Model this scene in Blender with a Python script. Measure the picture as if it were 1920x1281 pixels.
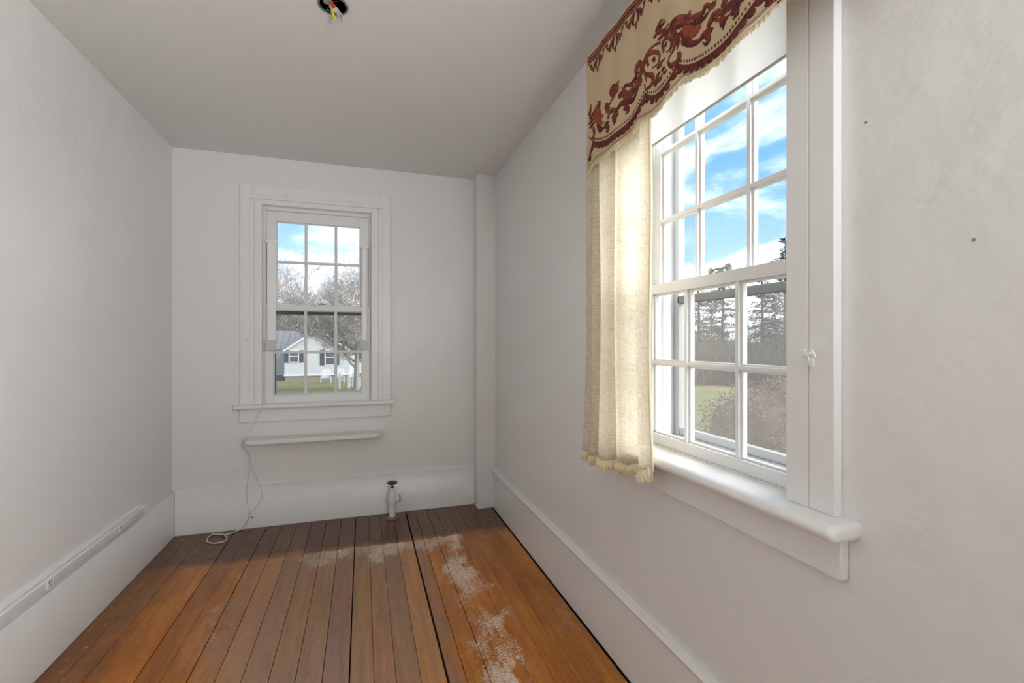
import bpy, bmesh, math, random
from mathutils import Vector, Matrix, noise

for o in list(bpy.data.objects): bpy.data.objects.remove(o, do_unlink=True)
S = bpy.context.scene
COL = S.collection
rnd = random.Random(7)

# ------------------------------------------------------------------ camera, sky, sun, fill, exposure
cam = bpy.data.cameras.new('camera'); cam.lens = 16.37; cam.sensor_width = 36; cam.clip_start = .02; cam.clip_end = 400
co = bpy.data.objects.new('camera', cam); COL.objects.link(co)
co.location = (0, 0, 1.2); co.rotation_euler = (math.radians(90), 0, -math.atan(280/873))
S.camera = co
S.view_settings.view_transform = 'Standard'; S.view_settings.look = 'None'
S.view_settings.gamma = 1; S.view_settings.use_curve_mapping = False
S.view_settings.exposure = 0.60

def ramp(nt, pts, interp='LINEAR'):
    r = nt.nodes.new('ShaderNodeValToRGB'); r.color_ramp.interpolation = interp
    els = r.color_ramp.elements
    while len(els) < len(pts): els.new(.5)
    for e, (p, c) in zip(els, pts):
        e.position = p; e.color = (c[0], c[1], c[2], 1) if hasattr(c, '__len__') else (c, c, c, 1)
    return r
def mth(nt, op, a, b=None, c=None, clamp=False):
    n = nt.nodes.new('ShaderNodeMath'); n.operation = op; n.use_clamp = clamp
    for i, v in enumerate((a, b, c)):
        if v is None: continue
        if isinstance(v, (int, float)): n.inputs[i].default_value = v
        else: nt.links.new(v, n.inputs[i])
    return n.outputs[0]
def mixc(nt, f, a, b, mode='MIX'):
    n = nt.nodes.new('ShaderNodeMix'); n.data_type = 'RGBA'; n.blend_type = mode
    for sock, v in ((n.inputs[0], f), (n.inputs[6], a), (n.inputs[7], b)):
        if isinstance(v, (int, float)): sock.default_value = v
        elif isinstance(v, (tuple, list)): sock.default_value = (*v[:3], 1)
        else: nt.links.new(v, sock)
    return n.outputs[2]
def nz(nt, vec, scale, detail=3, rough=.55, dist=0):
    n = nt.nodes.new('ShaderNodeTexNoise'); n.inputs['Scale'].default_value = scale
    n.inputs['Detail'].default_value = detail; n.inputs['Roughness'].default_value = rough; n.inputs['Distortion'].default_value = dist
    if vec is not None: nt.links.new(vec, n.inputs['Vector'])
    return n.outputs['Fac']
def mapv(nt, vec, sc=(1,1,1), loc=(0,0,0), rot=(0,0,0)):
    m = nt.nodes.new('ShaderNodeMapping'); nt.links.new(vec, m.inputs['Vector'])
    m.inputs['Scale'].default_value = sc; m.inputs['Location'].default_value = loc; m.inputs['Rotation'].default_value = rot
    return m.outputs[0]
def sstep(nt, x, a, b):
    n = nt.nodes.new('ShaderNodeMapRange'); n.interpolation_type = 'SMOOTHSTEP'
    n.inputs['From Min'].default_value = a; n.inputs['From Max'].default_value = b
    nt.links.new(x, n.inputs['Value']); return n.outputs['Result']

W = bpy.data.worlds.new('sky'); S.world = W; W.use_nodes = True
nt = W.node_tree; nt.nodes.clear()
tc = nt.nodes.new('ShaderNodeTexCoord').outputs['Generated']
sep = nt.nodes.new('ShaderNodeSeparateXYZ'); nt.links.new(tc, sep.inputs[0])
zc = mth(nt, 'MAXIMUM', sep.outputs[2], 0.0)
# clouds on a flat layer: direction / (z + k)
den = mth(nt, 'ADD', zc, .16)
cmb = nt.nodes.new('ShaderNodeCombineXYZ')
nt.links.new(mth(nt, 'DIVIDE', sep.outputs[0], den), cmb.inputs[0]); nt.links.new(mth(nt, 'DIVIDE', sep.outputs[1], den), cmb.inputs[1])
cl = nz(nt, mapv(nt, cmb.outputs[0], (1, 1, 1), (8.4, 2.2, 0)), 1.5, 7, .58, .35)
base = ramp(nt, [(0, (.95, 1.05, 1.15)), (.10, (.62, .90, 1.20)), (.30, (.25, .58, 1.10)), (1, (.16, .44, .98))]); nt.links.new(zc, base.inputs[0])
low = sstep(nt, zc, .34, .02)
cov = mth(nt, 'ADD', cl, mth(nt, 'MULTIPLY', low, .13))
cfac = sstep(nt, cov, .45, .72)
skyc = mixc(nt, cfac, base.outputs[0], (1.95, 1.98, 2.05))
bg = nt.nodes.new('ShaderNodeBackground'); nt.links.new(skyc, bg.inputs[0]); bg.inputs[1].default_value = .76
nt.links.new(bg.outputs[0], nt.nodes.new('ShaderNodeOutputWorld').inputs[0])

sun = bpy.data.lights.new('sun', 'SUN'); sun.energy = 8.6; sun.angle = math.radians(66); sun.color = (.985, .99, 1)
so = bpy.data.objects.new('sun', sun); COL.objects.link(so); so.rotation_euler = Vector((-.80, .36, -.48)).to_track_quat('-Z', 'Y').to_euler()
fill = bpy.data.lights.new('added_fill', 'AREA'); fill.shape = 'RECTANGLE'; fill.size = .72; fill.size_y = 1.2; fill.energy = 23; fill.spread = math.radians(115); fill.color = (.93, .97, 1)  # added fill lamp just inside the added window, brightens far left wall and ceiling
fo = bpy.data.objects.new('added_fill', fill); COL.objects.link(fo); fo.location = (.885, -.95, 1.45); fo.rotation_euler = Vector((-.52, .80, .40)).to_track_quat('-Z', 'Y').to_euler()
for nm, loc, rot, sx, sy in (('portal_rear', (1.13, -.95, 1.45), (0, math.radians(90), 0), 1.3, .8), ('portal_side', (1.13, 1.11, 1.5), (0, math.radians(90), 0), 1.35, .75), ('portal_end', (-.28, 3.56, 1.45), (math.radians(-90), 0, 0), .75, 1.35)):
    l = bpy.data.lights.new(nm, 'AREA'); l.shape = 'RECTANGLE'; l.size = sx; l.size_y = sy; l.cycles.is_portal = True
    o = bpy.data.objects.new(nm, l); COL.objects.link(o); o.location = loc; o.rotation_euler = rot

# ------------------------------------------------------------------ materials
def lin(r, g, b):
    f = lambda c: (c/255/12.92) if c/255 <= .04045 else ((c/255+.055)/1.055)**2.4
    return (f(r), f(g), f(b))
def newmat(name):
    m = bpy.data.materials.new(name); m.use_nodes = True; nt = m.node_tree
    return m, nt, nt.nodes['Principled BSDF']
def setc(nt, sock, v):
    if isinstance(v, (tuple, list)): sock.default_value = (*v[:3], 1)
    else: nt.links.new(v, sock)
def bump(nt, b, h, strength, dist):
    n = nt.nodes.new('ShaderNodeBump'); n.inputs['Strength'].default_value = strength; n.inputs['Distance'].default_value = dist
    nt.links.new(h, n.inputs['Height']); nt.links.new(n.outputs[0], b.inputs['Normal'])
def pos(nt): return nt.nodes.new('ShaderNodeNewGeometry').outputs['Position']

def plain(name, c, rough=.5, metal=0, var=.06, scale=30, bmp=0.0):
    m, nt, b = newmat(name); p = pos(nt)
    f = nz(nt, p, scale, 3)
    setc(nt, b.inputs['Base Color'], mixc(nt, f, tuple(x*(1-var) for x in c), tuple(min(1, x*(1+var)) for x in c)))
    b.inputs['Roughness'].default_value = rough; b.inputs['Metallic'].default_value = metal
    if bmp: bump(nt, b, f, bmp, .004)
    return m
def plaster(name, c, lump=.25, rough=.42):
    m, nt, b = newmat(name); p = pos(nt)
    n1 = nz(nt, p, 2.2, 2); n2 = nz(nt, p, 7, 4, .6); n3 = nz(nt, p, 140, 2)
    col = mixc(nt, n1, tuple(x*.965 for x in c), tuple(min(1, x*1.02) for x in c))
    # scuffs: sparse thin grey marks
    sc = nz(nt, mapv(nt, p, (26, 26, 60)), 1, 4, .7)
    spot = sstep(nt, nz(nt, p, 4.3, 2), .63, .70)
    mk = mth(nt, 'MULTIPLY', sstep(nt, sc, .69, .73), spot)
    col = mixc(nt, mth(nt, 'MULTIPLY', mk, .45), col, (.42, .40, .37))
    setc(nt, b.inputs['Base Color'], col)
    b.inputs['Roughness'].default_value = rough
    h = mth(nt, 'ADD', mth(nt, 'MULTIPLY', n2, 1.0), mth(nt, 'MULTIPLY', n3, .035))
    h = mth(nt, 'ADD', h, mth(nt, 'MULTIPLY', n1, 2.2))
    bump(nt, b, h, lump, .012)
    return m
def gloss_paint(name, c, rough=.32, chips=0.0):
    m, nt, b = newmat(name); p = pos(nt)
    n1 = nz(nt, p, 9, 3); n2 = nz(nt, mapv(nt, p, (40, 40, 8)), 1, 3)
    col = mixc(nt, n1, tuple(x*.97 for x in c), tuple(min(1, x*1.01) for x in c))
    if chips:
        ch = sstep(nt, nz(nt, p, 46, 5, .7), .66, .69)
        gate = sstep(nt, nz(nt, p, 6, 2), .5, .62)
        f = mth(nt, 'MULTIPLY', mth(nt, 'MULTIPLY', ch, gate), chips)
        col = mixc(nt, f, col, (.30, .28, .25))
    setc(nt, b.inputs['Base Color'], col); b.inputs['Roughness'].default_value = rough
    bump(nt, b, mth(nt, 'ADD', n1, mth(nt, 'MULTIPLY', n2, .5)), .12, .006)
    return m
M = {}
M['wall'] = plaster('wall_paint', (.83, .815, .795), .5, .38)
M['ceil'] = plaster('ceiling_paint', (.83, .815, .795), .10, .6)
M['trim'] = gloss_paint('trim_paint', (.86, .85, .83))
M['sash'] = gloss_paint('sash_paint', (.86, .86, .85), .35, .8)
M['sill'] = gloss_paint('sill_paint', (.86, .85, .83), .28)
M['shelf'] = gloss_paint('shelf_paint', (.82, .815, .77), .3)
M['plastic'] = plain('white_plastic', (.86, .86, .85), .3, var=.02)
M['milky'] = plain('milky_plastic', (.93, .93, .93), .25, var=.02)
M['greyplastic'] = plain('grey_plastic', (.62, .62, .61), .45, var=.02)
M['slot'] = plain('dark_slot', (.03, .03, .03), .6)
M['alu'] = plain('storm_aluminium', (.40, .405, .41), .5)
M['darkalu'] = plain('screen_frame_dark', (.075, .075, .07), .5)
M['screenbar'] = plain('screen_bar_shaded', (.13, .125, .115), .7)  # shade on the bar is put into a darker colour than the frame
M['steel'] = plain('steel', (.42, .42, .41), .35, .8)
M['galv'] = plain('galvanised_steel', (.22, .22, .205), .38, .45, .3, 160)
M['black'] = plain('black_iron', (.035, .032, .028), .45, .2, .3, 90, .3)
M['brass'] = plain('aged_brass', (.34, .27, .19), .5, .6, .25, 90)
M['pipe'] = gloss_paint('pipe_paint', (.80, .79, .74), .35, .5)
M['cable'] = plain('cable_white', (.68, .66, .62), .45, var=.05)
M['rednut'] = plain('red_plastic', lin(195, 62, 18), .35)
M['yelnut'] = plain('yellow_plastic', lin(205, 185, 25), .35)
M['wireblack'] = plain('black_insulation', (.02, .02, .02), .4)
M['subfloor'] = plain('subfloor_dark', (.018, .012, .008), .9)

def glassmat(name, tint, refl=.9):
    m, nt, b = newmat(name); nt.nodes.remove(b)
    out = nt.nodes['Material Output']
    t = nt.nodes.new('ShaderNodeBsdfTransparent'); t.inputs[0].default_value = (*tint, 1)
    g = nt.nodes.new('ShaderNodeBsdfGlossy'); g.inputs['Roughness'].default_value = .03; g.inputs[0].default_value = (refl, refl, refl, 1)
    fr = nt.nodes.new('ShaderNodeFresnel'); fr.inputs[0].default_value = 1.45
    w = nz(nt, pos(nt), 9, 2)
    bp = nt.nodes.new('ShaderNodeBump'); bp.inputs['Strength'].default_value = .03; bp.inputs['Distance'].default_value = .01; nt.links.new(w, bp.inputs['Height'])
    nt.links.new(bp.outputs[0], g.inputs['Normal'])
    mx = nt.nodes.new('ShaderNodeMixShader'); nt.links.new(mth(nt, 'MULTIPLY', mth(nt, 'MULTIPLY', fr.outputs[0], .9), mth(nt, 'SUBTRACT', 1.0, nt.nodes.new('ShaderNodeNewGeometry').outputs['Backfacing'])), mx.inputs[0])
    nt.links.new(t.outputs[0], mx.inputs[1]); nt.links.new(g.outputs[0], mx.inputs[2]); nt.links.new(mx.outputs[0], out.inputs[0])
    return m
M['glass'] = glassmat('window_glass', (.985, .99, .99))
def screenmat():
    m, nt, b = newmat('insect_screen'); nt.nodes.remove(b); out = nt.nodes['Material Output']
    t = nt.nodes.new('ShaderNodeBsdfTransparent'); t.inputs[0].default_value = (.98, .98, .97, 1)
    d = nt.nodes.new('ShaderNodeBsdfDiffuse'); d.inputs[0].default_value = (.30, .295, .28, 1)
    tr = nt.nodes.new('ShaderNodeBsdfTranslucent'); tr.inputs[0].default_value = (.30, .295, .28, 1)
    ad = nt.nodes.new('ShaderNodeMixShader'); ad.inputs[0].default_value = .5; nt.links.new(d.outputs[0], ad.inputs[1]); nt.links.new(tr.outputs[0], ad.inputs[2])
    mx = nt.nodes.new('ShaderNodeMixShader')
    f = nz(nt, pos(nt), 14, 3)
    nt.links.new(mth(nt, 'ADD', mth(nt, 'MULTIPLY', f, .06), .15), mx.inputs[0])
    nt.links.new(t.outputs[0], mx.inputs[1]); nt.links.new(ad.outputs[0], mx.inputs[2]); nt.links.new(mx.outputs[0], out.inputs[0])
    return m
M['screen'] = screenmat()

def floormat():
    m, nt, b = newmat('worn_varnished_boards'); p = pos(nt)
    sp = nt.nodes.new('ShaderNodeSeparateXYZ'); nt.links.new(p, sp.inputs[0]); X, Y = sp.outputs[0], sp.outputs[1]
    oi = nt.nodes.new('ShaderNodeObjectInfo').outputs['Random']
    # shift the grain per board
    cb = nt.nodes.new('ShaderNodeCombineXYZ'); nt.links.new(mth(nt, 'MULTIPLY', oi, 37.0), cb.inputs[1])
    va = nt.nodes.new('ShaderNodeVectorMath'); va.operation = 'ADD'; nt.links.new(p, va.inputs[0]); nt.links.new(cb.outputs[0], va.inputs[1]); pp = va.outputs[0]
    grain = nz(nt, mapv(nt, pp, (42, 2.6, 1)), 1, 5, .62, .4)
    fine = nz(nt, mapv(nt, pp, (260, 14, 1)), 1, 3, .6)
    blot = nz(nt, mapv(nt, p, (4.2, 1.3, 1)), 1, 5, .66)
    # old varnish: amber to dark brown
    varn = ramp(nt, [(.22, lin(112, 62, 14)), (.5, lin(188, 112, 26)), (.74, lin(232, 156, 46))]); nt.links.new(mth(nt, 'ADD', mth(nt, 'MULTIPLY', blot, .62), mth(nt, 'MULTIPLY', grain, .40)), varn.inputs[0])
    # unworn strip along the end wall and side margin has darkened most
    w1 = nz(nt, p, 5, 3)
    backd = mth(nt, 'MULTIPLY', sstep(nt, mth(nt, 'ADD', Y, mth(nt, 'MULTIPLY', w1, .14)), 2.88, 3.00), .88)
    leftd = mth(nt, 'MULTIPLY', sstep(nt, mth(nt, 'ADD', X, mth(nt, 'MULTIPLY', w1, .2)), -.70, -.96), .72)
    dk = mth(nt, 'MAXIMUM', backd, leftd)
    varn2 = mixc(nt, dk, varn.outputs[0], lin(84, 50, 20))
    # bare worn wood
    tone = ramp(nt, [(0, lin(198, 154, 108)), (.22, lin(176, 134, 112)), (.42, lin(214, 154, 88)), (.62, lin(168, 132, 100)), (.8, lin(208, 170, 128)), (1, lin(190, 136, 84))]); nt.links.new(oi, tone.inputs[0])
    gv = mixc(nt, grain, (.52, .50, .47), (1.36, 1.34, 1.32))
    worn = nt.nodes.new('ShaderNodeMix'); worn.data_type = 'RGBA'; worn.blend_type = 'MULTIPLY'; worn.inputs[0].default_value = 1; nt.links.new(tone.outputs[0], worn.inputs[6]); nt.links.new(gv, worn.inputs[7])
    worn2 = mixc(nt, mth(nt, 'MULTIPLY', sstep(nt, nz(nt, mapv(nt, p, (4, 1.2, 1), (5, 2, 0)), 1, 3), .45, .65), .5), worn.outputs[2], lin(168, 130, 110))
    wob = mth(nt, 'MULTIPLY', mth(nt, 'SUBTRACT', nz(nt, mapv(nt, p, (6, 3, 1)), 1, 5, .68), .5), .55)
    xw = mth(nt, 'ADD', X, wob)
    inL = sstep(nt, xw, -.66, -.46)
    inR = sstep(nt, xw, .42, .26)
    inB = sstep(nt, mth(nt, 'ADD', Y, mth(nt, 'MULTIPLY', wob, .10)), 2.875, 2.84)
    wm = mth(nt, 'MULTIPLY', mth(nt, 'MULTIPLY', inL, inR), inB)
    # scattered worn patches on the window side
    pr = mth(nt, 'MULTIPLY', sstep(nt, nz(nt, mapv(nt, p, (7, 3.4, 1), (1.3, .2, 0)), 1, 5, .7), .55, .66), mth(nt, 'MULTIPLY', inB, .6))
    pr = mth(nt, 'MULTIPLY', pr, sstep(nt, X, .25, .40))
    wm = mth(nt, 'MAXIMUM', wm, pr)
    wm = mth(nt, 'MULTIPLY', wm, mth(nt, 'ADD', .72, mth(nt, 'MULTIPLY', fine, .5)), clamp=True)
    col = mixc(nt, wm, varn2, worn2)
    # pale scraped flecks, brushed across the boards
    fl = nz(nt, mapv(nt, p, (60, 210, 1)), 1, 5, .72, 0)
    band = mth(nt, 'MULTIPLY', sstep(nt, mth(nt, 'ADD', Y, wob), 2.54, 2.76), sstep(nt, mth(nt, 'ADD', Y, mth(nt, 'MULTIPLY', wob, .25)), 2.90, 2.84))
    band = mth(nt, 'MULTIPLY', band, mth(nt, 'MULTIPLY', sstep(nt, X, -.42, -.30), sstep(nt, xw, .72, .5)))
    col_r = mth(nt, 'MULTIPLY', sstep(nt, mth(nt, 'ABSOLUTE', mth(nt, 'SUBTRACT', xw, .50)), .17, .03), inB)
    col_l = mth(nt, 'MULTIPLY', sstep(nt, mth(nt, 'ABSOLUTE', mth(nt, 'SUBTRACT', xw, -.60)), .12, .02), mth(nt, 'MULTIPLY', inB, .72))
    reg = mth(nt, 'MAXIMUM', mth(nt, 'MAXIMUM', band, mth(nt, 'MULTIPLY', col_r, .92)), col_l)
    reg = mth(nt, 'ADD', reg, .12)
    patch = nz(nt, mapv(nt, p, (5, 4, 1), (9, 4, 0)), 1, 4, .6)
    thr = mth(nt, 'SUBTRACT', .955, mth(nt, 'MULTIPLY', reg, mth(nt, 'ADD', .20, mth(nt, 'MULTIPLY', patch, .52))))
    ff = mth(nt, 'MULTIPLY', mth(nt, 'SUBTRACT', fl, thr), 10.0, clamp=True)
    fl2 = nz(nt, mapv(nt, p, (38, 130, 1), (4, 7, 0)), 1, 4, .66)
    ff = mth(nt, 'MAXIMUM', ff, mth(nt, 'MULTIPLY', sstep(nt, fl2, .655, .70), sstep(nt, mth(nt, 'ABSOLUTE', mth(nt, 'ADD', X, .1)), .30, .48)))
    col = mixc(nt, mth(nt, 'MULTIPLY', ff, .88), col, lin(246, 232, 214))
    # per board tone
    col = mixc(nt, 1.0, col, mixc(nt, oi, (.76, .75, .74), (1.14, 1.11, 1.08)), 'MULTIPLY')
    col = mixc(nt, mth(nt, 'MULTIPLY', sstep(nt, fine, .55, .72), .55), col, lin(60, 36, 18))
    setc(nt, b.inputs['Base Color'], col); b.inputs['Specular IOR Level'].default_value = .5
    rg = mth(nt, 'ADD', .21, mth(nt, 'MULTIPLY', wm, .05)); rg = mth(nt, 'ADD', rg, mth(nt, 'MULTIPLY', ff, .25))
    nt.links.new(mth(nt, 'ADD', rg, mth(nt, 'MULTIPLY', blot, .1)), b.inputs['Roughness'])
    h = mth(nt, 'ADD', mth(nt, 'MULTIPLY', grain, .5), mth(nt, 'ADD', mth(nt, 'MULTIPLY', fine, .25), nz(nt, mapv(nt, pp, (7, 3, 1)), 1, 3)))
    bump(nt, b, h, .2, .004)
    return m
M['floor'] = floormat()

def fabric_cream():
    m, nt, b = newmat('valance_cloth'); p = pos(nt)
    w = nz(nt, mapv(nt, p, (1, 500, 500)), 1, 2)
    n1 = nz(nt, p, 5, 2)
    setc(nt, b.inputs['Base Color'], mixc(nt, mth(nt, 'MULTIPLY', mth(nt, 'ADD', w, n1), .5), lin(190, 165, 128), lin(212, 188, 150)))
    b.inputs['Roughness'].default_value = .85; b.inputs['Sheen Weight'].default_value = .2
    bump(nt, b, w, .15, .001); return m
M['valance'] = fabric_cream()
def velvet(name, a, c, hatch=0):
    m, nt, b = newmat(name); p = pos(nt)
    n = nz(nt, p, 55, 4, .65)
    f = sstep(nt, n, .34, .66)
    col = mixc(nt, f, a, c)
    if hatch:
        wv = nt.nodes.new('ShaderNodeTexWave'); wv.inputs['Scale'].default_value = 90; wv.bands_direction = 'DIAGONAL'; nt.links.new(mapv(nt, p, (0, 1, 1)), wv.inputs[0])
        col = mixc(nt, mth(nt, 'MULTIPLY', wv.outputs['Fac'], .6), col, a)
    setc(nt, b.inputs['Base Color'], col); b.inputs['Roughness'].default_value = .8; b.inputs['Sheen Weight'].default_value = .35; b.inputs['Sheen Tint'].default_value = (*c, 1)
    bump(nt, b, nz(nt, p, 500, 2), .4, .002); return m
M['velvet'] = velvet('rust_velvet', lin(78, 24, 14), lin(142, 66, 44))
M['velvet_dark'] = velvet('dark_rust_velvet', lin(66, 20, 14), lin(112, 42, 30))
M['velvet_orange'] = velvet('orange_rust_velvet', lin(118, 48, 26), lin(176, 86, 50), 1)
M['fringe'] = plain('cream_fringe', lin(226, 209, 174), .9, 0, .2, 200)
M['piping'] = plain('ivory_piping', lin(236, 222, 190), .8, 0, .15, 300)
M['hem'] = plain('hem_band', lin(165, 142, 112), .9, 0, .1, 90)
def sheer():
    m, nt, b = newmat('slubbed_curtain_weave'); nt.nodes.remove(b); out = nt.nodes['Material Output']; p = pos(nt)
    th = nz(nt, mapv(nt, p, (30, 30, 420)), 1, 4, .7)        # weft slubs
    ve = nz(nt, mapv(nt, p, (500, 500, 22)), 1, 3)             # warp
    big = nz(nt, mapv(nt, p, (9, 9, 26)), 1, 3, .6)
    thick = mth(nt, 'ADD', mth(nt, 'MULTIPLY', th, .6), mth(nt, 'MULTIPLY', ve, .4))
    col = mixc(nt, th, lin(238, 228, 206), lin(250, 246, 234))
    col = mixc(nt, mth(nt, 'MULTIPLY', sstep(nt, th, .60, .68), .5), col, lin(196, 172, 134))
    d = nt.nodes.new('ShaderNodeBsdfDiffuse'); setc(nt, d.inputs[0], col)
    tl = nt.nodes.new('ShaderNodeBsdfTranslucent'); setc(nt, tl.inputs[0], col)
    a = nt.nodes.new('ShaderNodeMixShader'); a.inputs[0].default_value = .58; nt.links.new(d.outputs[0], a.inputs[1]); nt.links.new(tl.outputs[0], a.inputs[2])
    tp = nt.nodes.new('ShaderNodeBsdfTransparent')
    op = mth(nt, 'MULTIPLY', sstep(nt, thick, .56, .40), mth(nt, 'ADD', .2, mth(nt, 'MULTIPLY', big, .6)))
    mx = nt.nodes.new('ShaderNodeMixShader'); nt.links.new(op, mx.inputs[0]); nt.links.new(a.outputs[0], mx.inputs[1]); nt.links.new(tp.outputs[0], mx.inputs[2])
    bp = nt.nodes.new('ShaderNodeBump'); bp.inputs['Strength'].default_value = .5; bp.inputs['Distance'].default_value = .002; nt.links.new(th, bp.inputs['Height'])
    nt.links.new(bp.outputs[0], d.inputs['Normal'])
    nt.links.new(mx.outputs[0], out.inputs[0]); return m
M['sheer'] = sheer()
def shademat():
    m, nt, b = newmat('roller_shade_cloth'); nt.nodes.remove(b); out = nt.nodes['Material Output']; p = pos(nt)
    c = mixc(nt, nz(nt, p, 6, 2), (.86, .86, .845), (.9, .9, .885))
    d = nt.nodes.new('ShaderNodeBsdfDiffuse'); setc(nt, d.inputs[0], c)
    tl = nt.nodes.new('ShaderNodeBsdfTranslucent'); setc(nt, tl.inputs[0], c)
    a = nt.nodes.new('ShaderNodeMixShader'); a.inputs[0].default_value = .5; nt.links.new(d.outputs[0], a.inputs[1]); nt.links.new(tl.outputs[0], a.inputs[2])
    nt.links.new(a.outputs[0], out.inputs[0]); return m
M['shade'] = shademat()
# outdoors
def grass():
    m, nt, b = newmat('lawn_grass'); p = pos(nt)
    n = nz(nt, p, .5, 5, .65); f = nz(nt, p, 14, 4, .7)
    g = ramp(nt, [(.25, lin(88, 92, 56)), (.5, lin(116, 116, 76)), (.75, lin(138, 126, 92))]); nt.links.new(mth(nt, 'ADD', mth(nt, 'MULTIPLY', n, .6), mth(nt, 'MULTIPLY', f, .4)), g.inputs[0])
    sp = nt.nodes.new('ShaderNodeSeparateXYZ'); nt.links.new(p, sp.inputs[0])
    dry = sstep(nt, mth(nt, 'ADD', sp.outputs[0], mth(nt, 'MULTIPLY', n, 6)), 14, 20)
    setc(nt, b.inputs['Base Color'], mixc(nt, mth(nt, 'MULTIPLY', dry, .8), g.outputs[0], lin(176, 146, 104)))
    b.inputs['Roughness'].default_value = 1; b.inputs['Specular IOR Level'].default_value = .1
    bump(nt, b, f, .8, .05); return m
M['grass'] = grass()
M['bark'] = plain('grey_bark', lin(138, 130, 124), .95, 0, .3, 9)
M['twig'] = plain('twig_bark', lin(158, 150, 144), .95, 0, .25, 9)
M['needle'] = plain('evergreen_needles', lin(78, 88, 66), .9, 0, .4, 3)
M['brush'] = plain('brown_brush', lin(128, 112, 96), .95, 0, .3, 2)
def hedgem():
    m, nt, b = newmat('hedge_leaves'); p = pos(nt); f = nz(nt, p, 3.5, 4, .65)
    r = ramp(nt, [(.3, lin(78, 74, 46)), (.5, lin(124, 96, 68)), (.7, lin(148, 112, 84))]); nt.links.new(f, r.inputs[0])
    setc(nt, b.inputs['Base Color'], r.outputs[0]); b.inputs['Roughness'].default_value = .8; return m
M['hedge'] = hedgem()
def siding():
    m, nt, b = newmat('white_siding'); p = pos(nt)
    wv = nt.nodes.new('ShaderNodeTexWave'); wv.bands_direction = 'Z'; wv.wave_profile = 'SAW'; wv.inputs['Scale'].default_value = 1.6; nt.links.new(p, wv.inputs[0])
    setc(nt, b.inputs['Base Color'], mixc(nt, nz(nt, p, 2, 3), (.56, .56, .57), (.62, .62, .63))); b.inputs['Roughness'].default_value = .6
    bump(nt, b, wv.outputs['Fac'], .6, .04); return m
M['siding'] = siding()
M['housetrim'] = plain('house_trim', (.70, .70, .70), .5, 0, .03, 3)
M['roof'] = plain('metal_roof', lin(118, 116, 116), .8, 0, .08, 2)
M['shutter'] = plain('dark_shutter', lin(58, 62, 66), .6)
M['houseglass'] = plain('house_window_glass', lin(80, 86, 92), .15)
M['foundation'] = plain('stone_foundation', lin(138, 126, 116), .9, 0, .2, 3)
M['brick'] = plain('chimney_brick', lin(142, 84, 74), .9, 0, .2, 8)
M['whitewood'] = plain('white_painted_wood', (.52, .52, .515), .6, 0, .05, 12)

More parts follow.
